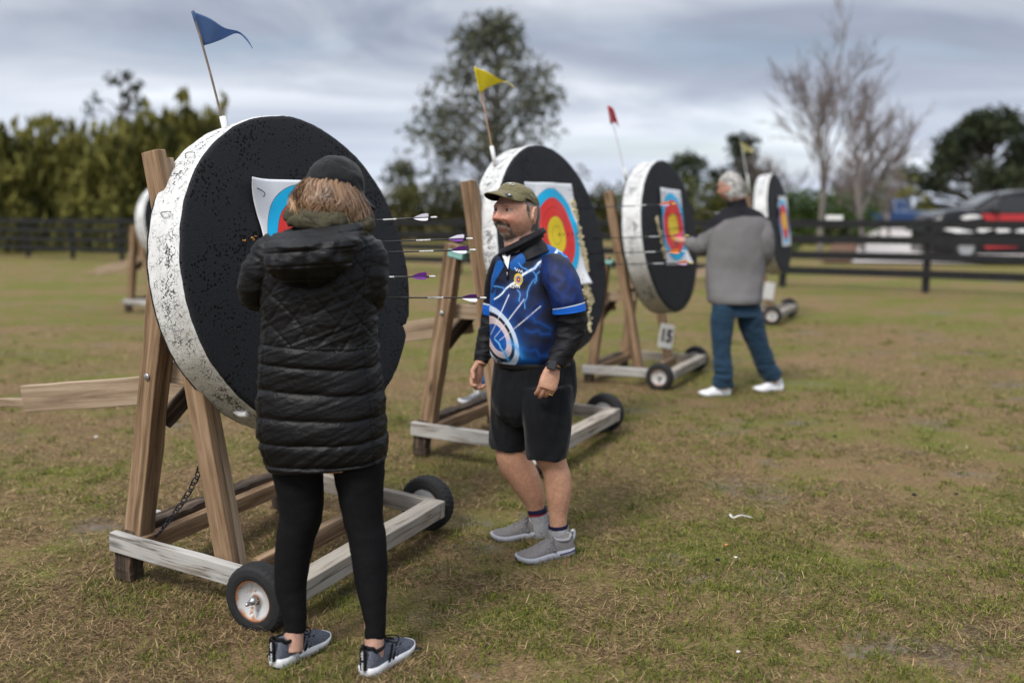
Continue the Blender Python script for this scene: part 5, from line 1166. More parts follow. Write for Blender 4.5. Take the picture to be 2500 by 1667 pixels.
        return P @ M3.T * .98 + HO - base, unit(tan @ M3.T + .4 * (rr.random(3) - .5))
    hs = []
    for i in range(26):
        f = i / 25; a = np.linspace(0, 2 * np.pi, 60, endpoint=False); k = .074 + .016 * math.sin(f * 2.4) - .02 * max(0, f - .8); hs.append(np.stack([k * np.cos(a), (k + .018) * np.sin(a) - .004, np.full(60, .03 - .135 * f)], 1) * [1, 1, 1])
    V, F = loft(np.array(hs)); V[:, 1] = np.where(V[:, 1] > .045, .045 + (V[:, 1] - .045) * .2, V[:, 1]); hair = MB().add(V @ M3.T * .98 + HO - base, F, (.05, .026, .014)).build('hair', HM, T, True, True)
    ribbons(root, path, .0017, colr, 'strands', HM, hair, 11)
    # shoes
    m2, nt, b = new_mat('grey_heather_knit', .85, .15); v = nd(nt, 'ShaderNodeTexCoord').outputs['Object']; nt.links.new(ramp(nt, noise(nt, mapping(nt, v, (260, 420, 420)), 1.0, 2, .7), [(.35, (.035, .038, .05)), (.65, (.17, .18, .215))]), b.inputs['Base Color']); KNIT = m2
    SOLE = plain('white_foam_sole', (.72, .72, .72), .6, .3, var=.06); BLK = fabric('black_trim', (.008, .008, .009), .8)
    def tabs(stripes):
        def f(so, L, h, w):
            V, F = box((-.004, 0, h * .60), (.005, .011, h * .32)); tb = MB().add(V, F).build('heel_tab', BLK, so, False); bevel(tb, .002)
            for dz in (.02, -.022):
                tm = text_mesh('adidas', .0135, .0003); tm.materials.append(WHITE_MARK); link('lettering', tm, tb, None, frame(x=(0, 0, 1), z=(-1, 0, 0), o=(-.0095, 0, h * .60 + dz)))
            V, F = loft(tube_rings(catmull([(.004, 0, h * .86), (-.014, 0, h * .99), (.0, 0, h * 1.04), (.012, 0, h * .92)], 12), .004, 8, ((0, 1, 0), .0) if False else None)); MB().add(V, F).build('pull_loop', BLK, so)
            if stripes:
                for q in range(3):
                    x = L * (.40 + .085 * q); zb, zt = .030, h * (.70 - .07 * q); y = -w * .38
                    P = np.array([(x - .024, y - .004, zb), (x - .012, y - .0025, zb), (x + .020, y * .74 - .003, zt), (x + .008, y * .74 - .0045, zt)]); P2 = P + [0, .004, 0]
                    MB().add(np.concatenate([P, P2]), [(0, 1, 2, 3), (7, 6, 5, 4), (0, 4, 5, 1), (1, 5, 6, 2), (2, 6, 7, 3), (3, 7, 4, 0)]).build('stripe', BLK, so, False)
        return f
    def ground_pt(xd, yd, Y):
        P = at(xd, yd, Y); return np.array([P[0], P[1], gz(P[0], P[1]) + .004])
    h1 = ground_pt(642, 1515, 3.235); t1_ = ground_pt(762, 1450, 3.44); h1 = np.array([h1[0] - .004, 3.165, g + .003]); t1_ = h1 + unit([.50, .87, 0]) * .275
    h2 = ground_pt(842, 1535, 3.17); h2 = np.array([h2[0] + .002, 3.10, g + .003]); t2_ = h2 + unit([.46, .89, 0]) * .275
    for h_, t_, st in ((h1, t1_, True), (h2, t2_, True)):
        shoe(T, h_ - base, t_ - base, .102, KNIT, SOLE, .112, BLK, BLK, tabs(st), sole_t=.032)
woman()
# ---- the man in the blue lightning shirt
YK = 4.435
def polydist(P, line):
    line = np.asarray(line, float); best = np.full(len(P), 1e9)
    for a, b in zip(line[:-1], line[1:]):
        ab = b - a; t = np.clip(((P - a) @ ab) / (ab @ ab), 0, 1); best = np.minimum(best, np.linalg.norm(P - a - t[:, None] * ab, axis=1))
    return best
def jag(a, b, n, amp, seed):
    r = np.random.default_rng(seed); a = np.asarray(a, float); b = np.asarray(b, float); t = np.linspace(0, 1, n)[:, None]; d = b - a; p = np.array([-d[1], d[0]]) / np.linalg.norm(d)
    o = r.normal(0, amp, n); o[0] = o[-1] = 0; return a + d * t + p * o[:, None]
def shirt_print(q, seed=0, sleeve=False):
    """the printed pattern over a flat pattern plane, q in pattern units"""
    n = len(q); z = np.zeros(n); m1 = fbm(np.stack([q[:, 0] * .022, q[:, 1] * .020, z + seed], 1), 3, 31); m2 = fbm(np.stack([q[:, 0] * .05 + q[:, 1] * .02, q[:, 1] * .03, z + 3 + seed], 1), 3, 37)
    blk = np.array([.006, .0065, .011]); navy = np.array([.006, .014, .062]); blue = np.array([.003, .085, .33]); lite = np.array([.16, .46, .85]); wht = np.array([.80, .86, .92])
    f = sstep(.50 - .07 * sleeve, .64 - .06 * sleeve, m1)[:, None] * (.35 + .65 * sstep(.35, .65, m2))[:, None]; c = blk * (1 - f) + navy * f
    c = c + (np.array([.003, .035, .16]) - c) * (sstep(.62, .72, m2) * sstep(.45, .6, m1))[:, None] * .6
    def over(c, w, k): w = np.clip(w, 0, 1)[:, None]; return c * (1 - w) + np.asarray(k) * w
    if not sleeve:
        c = over(c, 1 - sstep(9, 13, polydist(q, [(1180, 606), (1198, 590), (1222, 577), (1262, 572), (1300, 590)])), blue)
        c = over(c, 1 - sstep(8, 12, polydist(q, [(1150, 606), (1134, 636), (1124, 690)])), blue)
        c = over(c, 1 - sstep(3, 4.5, polydist(q, [(1160, 612), (1143, 640), (1131, 668)])), blk)
        # target drawn on the belly
        C = np.array([1143, 768.0]); e1 = np.array([math.cos(R(65)), math.sin(R(65))]); e2 = np.array([-e1[1], e1[0]]); r_ = np.hypot((q - C) @ e1 / 75, (q - C) @ e2 / 42)
        c = over(c, .65 * np.exp(-np.clip(r_ - 1, 0, 9) / .22) * (r_ > .98), [.008, .10, .42]); c = over(c, .3 * np.exp(-np.clip(r_ - 1, 0, 9) / .5), [.004, .035, .19])
        for lo, hi, k in ((.78, 1.0, (.58, .68, .82)), (.64, .80, (.008, .009, .014)), (.42, .66, (.66, .54, .56)), (-1, .43, (.006, .07, .33))): c = over(c, sstep(lo - .012, lo + .012, r_) * (1 - sstep(hi - .012, hi + .012, r_)), k)
        for rr in (.85, .93, .5, .58): c = over(c, .45 * np.exp(-((r_ - rr) / .008) ** 2), (.15, .2, .3))
        c = over(c, 1 - sstep(1.2, 2.6, polydist(q, [(1137, 772), (1147, 780), (1151, 790), (1160, 800), (1168, 818)])), lite); c = over(c, .8 * np.exp(-polydist(q, [(1160, 800), (1168, 818)]) / 4), (.03, .3, .75))
        c = over(c, .75 * np.exp(-polydist(q, [(1172, 775), (1190, 790), (1200, 812)]) / 6), (.04, .34, .80))
        for a, b in (((1169, 671), (1128, 764)), ((1203, 680), (1137, 768)), ((1240, 695), (1148, 773))):
            d = polydist(q, [a, b]); c = over(c, .38 * np.exp(-polydist(q, [a, ((a[0] * .7 + b[0] * .3), a[1] * .7 + b[1] * .3)]) / 8), (.004, .07, .38)); tt = np.clip(((q - a) @ (np.array(b) - a)) / ((np.array(b) - a) @ (np.array(b) - a)), 0, 1); c = over(c, (1 - sstep(.5, 1.4, d)) * (1 - .45 * (tt > .55)), (.74, .76, .80))
        for a, b, s_ in (((1207, 748), (1260, 757), 1), ((1195, 790), (1262, 806), 2), ((1210, 720), (1262, 745), 3)): c = over(c, .55 * np.exp(-polydist(q, jag(a, b, 7, 3, s_)) / 4), (.006, .09, .42))
        c = over(c, .7 * np.exp(-((q[:, 1] - 818) / 9) ** 2) * sstep(1185, 1205, q[:, 0]) * (1 - sstep(1225, 1250, q[:, 0])), (.006, .10, .42))
        # lightning
        main = [(1290, 577), (1279, 573), (1272, 583), (1254, 586), (1244, 596), (1236, 600), (1226, 612), (1212, 619), (1199, 627), (1190, 640), (1176, 647), (1162, 658), (1154, 669), (1146, 676), (1136, 683)]
        d = polydist(q, main); c = over(c, .75 * np.exp(-d / 3.2), (.006, .10, .38)); w = 1.9 * sstep(1120, 1240, q[:, 0]) + .4; c = over(c, 1 - sstep(0, 1.5, d - w * .8), wht)
        for a, b, s_, k in (((1279, 573), (1318, 596), 4, 6), ((1254, 586), (1238, 608), 5, 5), ((1230, 606), (1205, 700), 6, 9), ((1212, 619), (1190, 600), 7, 6), ((1188, 660), (1192, 685), 8, 5), ((1245, 600), (1226, 645), 9, 7), ((1160, 660), (1135, 655), 12, 5), ((1282, 573), (1250, 552), 11, 6)):
            d = polydist(q, jag(a, b, k, 3.2, s_)); c = over(c, .5 * np.exp(-d / 2.6), (.008, .12, .5)); c = over(c, .8 * (1 - sstep(.3, 1.2, d)), lite)
        # round club patch with a line of script above it
        P = np.array([1190, 637.0]); rr = np.hypot((q[:, 0] - P[0]) / 9.5, (q[:, 1] - P[1]) / 13.5)
        for lo, hi, k in ((0, 1.0, (.75, .52, .05)), (.62, .70, (.02, .02, .03)), (0, .62, (.60, .58, .62)), (0, .5, (.02, .02, .06)), (0, .3, (.55, .04, .03)), (0, .12, (.8, .6, .05))): c = over(c, (rr >= lo) & (rr < hi), k)
        wv = 617 + 2.2 * np.sin(q[:, 0] * 1.3) + .35 * (q[:, 0] - 1190); c = over(c, (np.abs(q[:, 1] - wv) < 1.3) & (np.abs(q[:, 0] - 1191) < 9), (.8, .8, .85))
    else:
        for s_ in range(5):
            a = (1255 + 17 * s_, 600 + 5 * s_); b = (1270 + 15 * s_, 690); c = over(c, .35 * np.exp(-polydist(q, jag(a, b, 7, 7, 20 + s_)) / 6), (.006, .05, .30))
    return c
def kevin():
    x0, y0 = .13, 4.435; g = gz(x0, y0); base = np.array([x0, y0, g]); T = thing('person', 'grey goateed man in an olive cap and blue lightning print archery shirt', 'person', 'people at the targets', Matrix.Translation(tuple(base)))
    fwd = np.array([-.67, -.742, .03]); HO = at(1187, 484, YK); s = 1.14; skl, M3, loc = skull(HO, fwd, (0.03, 0, 1), s, fat=.010, capped=True)
    mb = MB()
    for v, f in skl: mb.add(v - base, f)
    def T_(pts, n=30, m=28, flat=None): V, F = loft(px_tube(pts, YK, m, n, flat)); mb.add(V - base, F)
    for sg in (-1, 1):          # eyelids, half closed
        for dz, dy, rz_ in ((.0093, -.0012, .0092), (-.0088, -.0022, .0080)):
            v, f = ellipsoid(np.array([sg * .0312, .0795 + dy, .0005 + dz]) * s @ M3.T + HO, np.array([.0168, .0140, rz_]) * s, M3, 24, 16); mb.add(v - base, f)
    T_([(1198, 500, 36, .03), (1206, 545, 37, .02), (1218, 590, 42, .01)])
    T_([(1204, 512, 24, .02), (1187, 545, 28, .0), (1189, 566, 30, -.01), (1204, 594, 34, 0)])
    V, F = loft(px_rings([(1175, 1260, 575, 0), (1155, 1285, 610, 0), (1145, 1290, 700, 0), (1145, 1295, 800, 0), (1150, 1305, 880, 0), (1160, 1295, 960, 0)], YK, 48, .62, 40)); mb.add(V - base, F)
    # legs
    T_([(1172, 930, 34, .07), (1170, 990, 34, .07), (1172, 1025, 36, .07), (1182, 1060, 38, .075), (1205, 1100, 35.5, .085), (1222, 1135, 29, .09), (1231, 1170, 19.5, .09), (1238, 1205, 18, .09), (1240, 1240, 20, .09)], 50)
    T_([(1250, 930, 40, -.08), (1254, 1000, 37, -.08), (1263, 1045, 36, -.08), (1272, 1068, 31, -.08), (1281, 1100, 31, -.08), (1283, 1135, 29, -.085), (1282, 1175, 22, -.09), (1282, 1205, 20, -.095), (1286, 1260, 22, -.10)], 50)
    # arms
    T_([(1275, 625, 22, -.10), (1300, 680, 22, -.17), (1312, 745, 24, -.17), (1292, 800, 21, -.20), (1271, 842, 16, -.235)], 40)
    T_([(1165, 630, 20, .13), (1145, 690, 20, .20), (1127, 765, 18, .19), (1108, 815, 13, .15), (1103, 838, 14, .13)], 40)
    for v, f in hand(at(1271, 842, YK - .235), at(1257, 890, YK - .26) - at(1271, 842, YK - .235), (-.12, .98, .1), (-1, 0, 0), 1.05, (.40, .55, .45), .0, .5, .0096, True): mb.add(v - base, f)
    for v, f in hand(at(1103, 838, YK + .13), at(1090, 880, YK + .10) - at(1103, 838, YK + .13), (.75, -.62, .1), (-.2, -1, 0), .95, (.5, .75, .6), .05, .4, .009): mb.add(v - base, f)
    me = fuse('body', mb, .003, 2); V = coords(me); L = loc(V + base); x, y, z = L.T; n1 = fbm(V * 40, 3); n2 = fbm(V * 160, 2, 4)
    c = np.tile((.56, .315, .225), (len(V), 1)); hd = np.linalg.norm(L * [1, .85, .75], axis=1) < .125
    def over(w, k):
        nonlocal c; w = np.clip(w, 0, 1)[:, None]; c = c * (1 - w) + np.asarray(k) * w
    G = lambda v, s_: np.exp(-(v / s_) ** 2); ax = np.abs(x); fr = hd & (y > .02)
    over(.55 * fr * (G(x, .02) * G(z + .035, .022) * (y > .08) + G(ax - .045, .025) * G(z + .035, .025)), (.50, .17, .12)); over(.35 * (~hd) * (V[:, 2] > 1.2), (.47, .20, .13))
    over((~hd) * (V[:, 2] < 1.0) * .65, (.44, .235, .145))
    c *= (.84 + .32 * n1)[:, None]; c *= (.90 + .2 * vn(V * 330, 6))[:, None]; over((V[:, 2] < .62) * (V[:, 2] > .12) * .35 * (vn(V * np.array([420, 420, 160]), 12) > .74), (.20, .11, .07))
    ear = (ax > .072) & (np.abs(y + .008) < .026) & (np.abs(z + .014) < .036)
    hz = hd & ~ear & (y < .030 - .45 * np.clip(-z, 0, 1)) & (z > -.075 - .3 * np.clip(-.03 - y, 0, .1)) & ((y < -.012) | (z > -.030)) & (ax + np.clip(-y, 0, 1) > .04)
    over(hz * .92, np.array([.105, .088, .076])); hz = hz & (c.mean(1) < .2)
    ns = .0022 * (n2 - .5) * 2; zt_ = -.0415 - .30 * np.clip(ax - .014, 0, 1) + ns; zl_ = -.0525 - .30 * np.clip(ax - .012, 0, 1)
    mst = fr * (y > .05) * sstep(0, .003, zt_ - z) * sstep(0, .003, z - zl_ + ns) * sstep(.036, .030, ax)
    bar = fr * sstep(.0085, .005, np.abs(ax - .033 + .06 * np.clip(-.06 - z, 0, 1)) + ns) * sstep(-.046, -.052, z) * sstep(-.108, -.098, z)
    chn = fr * sstep(.034, .026, ax + ns * 2) * sstep(-.083, -.091, z + ns) * sstep(-.126, -.116, z)
    over(.35 * fr * sstep(.45, .6, n2) * (z < -.05) * (ax < .06), (.24, .17, .14))
    over(mst * .9, (.062, .042, .031)); over(bar * .5 * (.55 + .45 * sstep(.35, .6, n2)), (.12, .088, .07)); over(chn * .3 * (.5 + .5 * sstep(.35, .6, n2)), (.25, .205, .175))
    zm = z - 3.5 * x * x
    over(fr * G(x, .027) ** .5 * (ax < .026) * G(zm + .0612, .0056) * 1.8 * (y > .06), (.78, .74, .66)); over(fr * (ax < .026) * .8 * G(zm + .0715, .0042), (.47, .17, .14)); over(fr * (ax < .027) * .8 * G(zm + .0562, .0015), (.12, .04, .035)); over(fr * (ax < .024) * .7 * G(zm + .0672, .0014), (.16, .05, .045))
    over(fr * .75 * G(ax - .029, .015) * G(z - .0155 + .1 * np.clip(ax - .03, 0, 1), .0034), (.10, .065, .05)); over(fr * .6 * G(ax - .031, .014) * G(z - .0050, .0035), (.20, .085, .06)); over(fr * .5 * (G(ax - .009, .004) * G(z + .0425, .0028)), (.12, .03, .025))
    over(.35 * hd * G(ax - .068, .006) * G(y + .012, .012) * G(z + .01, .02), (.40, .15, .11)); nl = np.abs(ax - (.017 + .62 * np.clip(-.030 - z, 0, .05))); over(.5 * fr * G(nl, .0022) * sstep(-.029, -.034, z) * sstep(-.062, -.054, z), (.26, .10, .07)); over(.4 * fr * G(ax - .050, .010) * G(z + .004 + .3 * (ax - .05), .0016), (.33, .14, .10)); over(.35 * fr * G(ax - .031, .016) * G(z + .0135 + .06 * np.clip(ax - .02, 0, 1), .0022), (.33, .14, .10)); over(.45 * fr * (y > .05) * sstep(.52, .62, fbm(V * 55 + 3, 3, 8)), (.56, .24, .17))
    set_cols(me, c); nv = normals(me); body = link('body', me, T, SKIN)
    EW = plain('eye_white', (.40, .36, .33), .25, .5, var=.03); EI = plain('dark_iris', (.02, .013, .01), .2, .6)
    for sg in (-1, 1):
        eo = np.array([sg * .0312, .0795, .0005]); e = MB().add(*ellipsoid(eo * s @ M3.T + HO - base, (.0112 * s,) * 3)).build('eye', EW, T); MB().add(*ellipsoid((eo + [sg * -.001, .0080, .0002]) * s @ M3.T + HO - base, (.0058 * s,) * 3)).build('iris', EI, e)
    # hair and whiskers
    HM = vcol_mat('grey_brown_hair', .5, .35); rr = np.random.default_rng(3); sel = np.where(hz)[0]; sel = rr.choice(sel, min(2600, len(sel)), False)
    dn = M3 @ np.array([0, -.35, -1.0]); cols = np.array([.075, .06, .05]) * (1 - rr.random((len(sel), 1))) + np.array([.30, .27, .245]) * rr.random((len(sel), 1)) ** 1.6
    def pth(k, r0, n): t = np.linspace(0, 1, n)[:, None]; i = sel[k]; return V[i] + nv[i] * (.001 + .005 * t) + dn * t * .013, unit(np.cross(nv[i], dn))
    ribbons(sel, pth, .0009, cols, 'hair', HM, T, 4)
    sel2 = np.where((mst + bar * .6 + chn * .6) > .4)[0]; sel2 = rr.choice(sel2, min(2200, len(sel2)), False); cols2 = np.where((z[sel2] < -.062)[:, None], np.array([.26, .21, .17]), np.array([.085, .058, .043])) * (.6 + .8 * rr.random((len(sel2), 1)))
    dn2 = M3 @ np.array([0, .1, -1.0])
    def pth2(k, r0, n): t = np.linspace(0, 1, n)[:, None]; i = sel2[k]; d = dn2 + M3 @ np.array([np.sign(x[i]) * .5, 0, 0]); return V[i] + nv[i] * (.0006 + .0022 * t) + d * t * .003, unit(np.cross(nv[i], d))
    ribbons(sel2, pth2, .0008, cols2, 'goatee', HM, T, 4)
    # cap
    CM = fabric('olive_cap_cotton', (.155, .135, .072), .85, 700, .35, .12, .1, .15, 18); UND = fabric('dark_cap_lining', (.012, .011, .009), .9)
    cap, toW = dome_cap(HO - base, M3, 1.0, CM, T, band_z=.046, r=(.088, .110, .068), tilt=R(23), brim=.080, btilt=R(40), arch=.026, seed=4, brim_mat=UND)
    def badge(name, u, v, rx_, ry_, mat, lift, zoff=0.0, shape=None, par=None):
        # a small flat emblem on the crown: u azimuth, v height angle
        N = 20; a = np.linspace(0, 2 * np.pi, N, endpoint=False); pts = np.stack([rx_ * np.cos(a), ry_ * np.sin(a)], 1) if shape is None else np.array(shape) * [rx_, ry_]
        out = []
        for du, dv in pts:
            uu, vv = u + du, v + dv; p = np.array([.088 * math.cos(vv) * math.cos(uu), .110 * math.cos(vv) * math.sin(uu), .068 * math.sin(vv)]); out.append(p * (1 + lift))
        n = len(out); A = toW(out); B = toW([p * .985 for p in out]); MB().add(np.concatenate([A, B]), [tuple(range(n)), tuple(range(2 * n - 1, n - 1, -1))] + [(i, i + n, (i + 1) % n + n, (i + 1) % n) for i in range(n)]).build(name, mat, par or cap, False)
    GREYT = plain('grey_patch_thread', (.42, .41, .37), .8, var=.15, scale=300); 
    badge('patch', R(86), R(32), .40, .26, GREYT, .028); badge('patch', R(86), R(36), .33, .11, BLACK_MARK, .032); badge('patch', R(86), R(34), .26, .05, WHITE_MARK, .036); badge('patch', R(86), R(22), .30, .05, plain('sand_thread', (.30, .27, .17), .8), .034)
    tri = [(-1, -1), (1, -1), (.35, .1), (-.2, 1)]; badge('side_emblem', R(8), R(18), .10, .085, GREYT, .022, shape=tri); badge('side_emblem', R(8.5), R(17.4), .070, .055, CM, .025, shape=tri)
    q = toW([(.062, .128, -.034)])[0]; nrm = M3 @ unit(np.array([.55, .45, .85])); MB().add(*ellipsoid((0, 0, 0), (.019, .011, .0025), None, 24, 8)).build('pin', BLACK_PLASTIC, cap, True, matrix=frame(x=M3 @ np.array([-.75, .55, .15]) * -1, z=nrm, o=q))
    bl_ = MB().add(np.array([(-.010, -.003, .0028), (.002, -.001, .0028), (.0, .004, .0028), (.011, .003, .0028), (.0, -.0045, .0028), (-.001, -.0015, .0028)]), [(0, 1, 4, 5), (1, 2, 3, 4)]).build('pin_mark', WHITE_MARK, cap, False, matrix=frame(x=M3 @ np.array([-.75, .55, .15]) * -1, z=nrm, o=q)); sm = bl_.modifiers.new('t', 'SOLIDIFY'); sm.thickness = .0006
    # shirt
    SH = vcol_mat('printed_shirt', .6, .25, .12, 700)
    ax_, bx_ = at(1100, 700, YK)[0], at(1300, 700, YK)[0]; az_, bz_ = at(1200, 560, YK)[2], at(1200, 830, YK)[2]
    toq = lambda P: np.stack([1100 + (P[:, 0] - ax_) / (bx_ - ax_) * 200, 560 + (P[:, 2] - az_) / (bz_ - az_) * 270], 1)
    rows = [(1176, 1258, 560, .01, .75), (1158, 1280, 573, .01, .66), (1143, 1304, 592, .0, .60), (1134, 1312, 620, 0, .60), (1127, 1312, 650, 0, .62), (1124, 1312, 690, -.01, .66), (1123, 1312, 740, -.015, .70), (1123, 1314, 785, -.015, .72), (1127, 1316, 812, -.01, .71), (1134, 1316, 826, 0, .70), (1138, 1314, 830, 0, .69)]
    rg = px_rings(rows, YK, 420, .62, 300, power=2.15); rg = wrinkle(rg, .012, 6, 12, (1, 1, 1.6)); rg = wrinkle(rg, .012, 9, 17, (1.3, 1.3, .8), .5); V, F = loft(rg); qq = toq(V); cc = shirt_print(qq); back = V[:, 1] > YK + .06
    shirt = link('shirt', make_mesh('shirt', V - base, F, True, cc), T, SH)
    def sleeve(pts, qoff, hem, name='sleeve', n=150, m=160, seed=0, amp=.012):
        r = px_tube(pts, YK, m, n); r = wrinkle(r, amp, 11, seed + 3, (1, 1, 1.2), .4); V, F = loft(r); q = toq(V); t = np.repeat(np.linspace(0, 1, n), m); t = np.concatenate([t, [0, 1]]); c = shirt_print(q, 2.7, True)
        w = sstep(hem - .004, hem + .004, t)[:, None]; c = c * (1 - w) + np.array([.004, .105, .50]) * w; w = (np.exp(-((t - hem) / .013) ** 4))[:, None]; c = c * (1 - w) + np.array([.75, .8, .85]) * w
        w = (np.exp(-((t - hem - .10) / .005) ** 2) * .6)[:, None]; c = c * (1 - w); return link(name, make_mesh(name, V - base, F, True, c), shirt, SH)
    sleeve([(1250, 604, 22, -.03), (1272, 618, 37, -.08), (1288, 642, 41.5, -.14), (1299, 674, 38.5, -.18), (1306, 702, 37.5, -.185), (1308, 716, 38.5, -.185)], 0, .80)
    sleeve([(1165, 592, 22, .10), (1152, 620, 30, .15), (1142, 680, 30, .195), (1134, 725, 27, .195)], 0, .82, seed=9)
    UND2 = fabric('black_base_layer', (.0065, .0068, .009), .62, 800, .25, .2, .0, .25, 30)
    def arm(pts, seed):
        n, m = 130, 80; r = px_tube(pts, YK, m, n); cc_ = r.mean(1, keepdims=True); dd = r - cc_; dd /= np.linalg.norm(dd, axis=2, keepdims=True); p = r.reshape(-1, 3)
        f = 1 - np.abs(2 * fbm(np.stack([p[:, 0] * 9 + p[:, 2] * 14, p[:, 1] * 9, p[:, 2] * 26 - p[:, 0] * 12], 1), 2, seed) - 1) * 2; r = r + dd * (f.reshape(n, m) * .007 - .001)[..., None]; cloth_rings('under_sleeve', r - base, UND2, shirt)
    arm([(1303, 690, 32, -.18), (1311, 722, 33, -.18), (1314, 752, 32, -.175), (1303, 785, 29, -.19), (1285, 815, 24, -.215), (1273, 836, 20, -.232)], 3)
    arm([(1140, 700, 26, .195), (1130, 745, 26, .195), (1120, 780, 23, .18), (1109, 815, 18, .15), (1104, 831, 15.5, .135)], 8)
    COL = fabric('black_collar', (.010, .010, .013), .7, 700, .3)
    V, F = loft(wrinkle(px_tube([(1199, 546, 38, .012), (1206, 562, 40, .010), (1222, 598, 52, .0)], YK, 60, 26), .005, 25, 2, (1, 1, 2))); MB().add(V - base, F).build('neck_layer', UND2, T)
    N = 80; aa = np.linspace(R(-213), R(118), N); C0 = at(1199, 563, YK + .005); up_ = []; e_ = np.minimum(np.arange(N), N - 1 - np.arange(N)); op = np.exp(-(e_ / 5.0) ** 2)
    for k, (rx_, ry_, dz, fl) in enumerate(((.100, .096, -.012, 0), (.097, .093, -.002, .2), (.092, .088, .024, .6), (.096, .092, .029, .9), (.104, .100, .012, 1.0), (.106, .101, .004, 1.0))):
        up_.append(np.stack([C0[0] + (rx_ + .012 * fl * op) * np.cos(aa), C0[1] + ry_ * np.sin(aa), C0[2] + dz + .50 * rx_ * np.cos(aa) - .012 * fl * op], 1))
    V, F = loft(np.array(up_), False, False); cl = link('collar', make_mesh('collar', V - base, F), shirt, COL); sm = cl.modifiers.new('t', 'SOLIDIFY'); sm.thickness = .003
    # open zip placket with its white lining, lettering
    tree = BVHTree.FromPolygons([tuple(p) for p in (coords(shirt.data))], [tuple(p.vertices) for p in shirt.data.polygons])
    def onto(xd, yd, lift=.003):
        P = at(xd, yd, YK - .5) - base; h = tree.ray_cast(Vector(P), Vector(unit(at(xd, yd, YK) - at(xd, yd, YK - .5)))); 
        hp = np.array(h[0]) if h[0] is not None else (at(xd, yd, YK - .1) - base); return hp + np.array([0, -1, 0.1]) * lift
    def strip(pts, name, mat, lift=.006):
        A = np.array([onto(x_, y_, lift) for x_, y_ in pts]); n = len(A); o = MB().add(np.concatenate([A, A + [0, .005, 0]]), [tuple(range(n)), tuple(range(2 * n - 1, n - 1, -1))] + [(i, (i + 1) % n, (i + 1) % n + n, i + n) for i in range(n)]).build(name, mat, shirt, False); return o
    strip([(1151, 584), (1165, 575), (1172, 585), (1167, 618), (1158, 602)], 'lining', WHITE_MARK, .012)
    P = np.array([onto(x_, y_, .008) for x_, y_ in ((1148, 582), (1156, 600), (1164, 620), (1165, 640))]); MB().add(*loft(tube_rings(catmull(P, 20), .0055, 8))).build('zip', COL, shirt)
    MB().add(*ellipsoid(onto(1165, 630, .013), (.004, .004, .009))).build('zip_pull', STEEL, shirt)
    tm = text_mesh('KEVIN', 1.0, 0.0, .035); tv = coords(tm); tv[:, 0] *= 22 / (np.ptp(tv[:, 0])); tv[:, 1] *= 9.5 / np.ptp(tv[:, 1]); nv_ = np.array([onto(1183 + a, 658 - b + .06 * a, .003) for a, b, _ in tv]); put(tm, nv_); tm.materials.append(WHITE_MARK); lt = link('lettering', tm, shirt); sm = lt.modifiers.new('t', 'SOLIDIFY'); sm.thickness = .001
    # belt, shorts
    BELT = plain('black_leather', (.008, .008, .008), .4, .4)
    cloth_rings('belt', px_rings([(1137, 1317, 823, 0), (1134, 1320, 829, 0), (1136, 1321, 836, 0), (1138, 1318, 840, 0)], YK, 80, .70, 12) - base, BELT, T)
    V, F = box((0, 0, 0), (.012, .003, .010)); bevel(MB().add(V, F).build('buckle', DARK_STEEL, T, False, matrix=Matrix.Translation(tuple(at(1148, 828, YK - .09) - base))), .003)
    SHO = fabric('black_shorts_twill', (.0055, .0062, .0085), .8, 700, .3, .25, .1, .18, 10); sb = MB()
    V, F = loft(px_rings([(1140, 1319, 826, 0), (1136, 1323, 860, 0), (1130, 1322, 900, 0), (1138, 1308, 945, 0), (1172, 1284, 972, 0)], YK, 72, .68, 60)); sb.add(V - base, F)
    V, F = loft(px_tube([(1180, 900, 50, .06), (1176, 960, 49, .068), (1168, 1010, 41, .07), (1167, 1028, 39.5, .07)], YK, 64, 60, None)); sb.add(V - base, F)
    V, F = loft(px_tube([(1252, 890, 60, -.06), (1254, 950, 57, -.075), (1257, 1010, 47, -.085), (1257, 1053, 43.5, -.09)], YK, 64, 70)); sb.add(V - base, F)
    sm_ = fuse('shorts', sb, .006, 4); V = coords(sm_); nn = normals(sm_); f = fbm(V * np.array([9, 9, 6]), 3, 5) - .5; f2 = (1 - np.abs(2 * fbm(V * np.array([14, 14, 5]) + 3, 2, 9) - 1) * 2); V = V + nn * (f * .028 + f2 * .007)[:, None]; 
    qs = toq(V + base); fr_ = nn[:, 1] < .25; near = V[:, 1] < .0
    for ln, k_, sd in (([(1205, 1050), (1240, 1048), (1275, 1044), (1312, 1036)], .0030, True), ([(1120, 1018), (1150, 1021), (1200, 1023)], .0030, False), ([(1297, 845), (1286, 900), (1278, 960), (1272, 1040)], .0026, True), ([(1268, 838), (1262, 868), (1250, 892)], .0030, True), ([(1172, 840), (1176, 900), (1190, 940)], .0030, None)):
        msk = fr_ & (True if sd is None else near == sd); V = V - nn * (k_ * np.exp(-(polydist(qs, ln) / 1.5) ** 2) * msk)[:, None]
    put(sm_, V); sh = link('shorts', sm_, T, SHO)
    for pts in ([(1213, 1050), (1240, 1049), (1275, 1044), (1298, 1037)],):
        pass
    # watch and ring
    wc = at(1268, 838, YK - .272) - base; wd = unit(at(1257, 890, YK - .26) - at(1271, 842, YK - .235)); Mx = frame(x=wd, z=unit(np.array([-.10, -1, .22])), o=wc)
    wt = bevel(MB().add(*box((0, 0, 0), (.022, .019, .0055))).build('watch', BLACK_PLASTIC, T, False, matrix=Mx), .006, 3); sc_ = bevel(MB().add(*box((0, 0, .0062), (.0185, .0158, .001))).build('screen', GLASS, wt, False), .004)
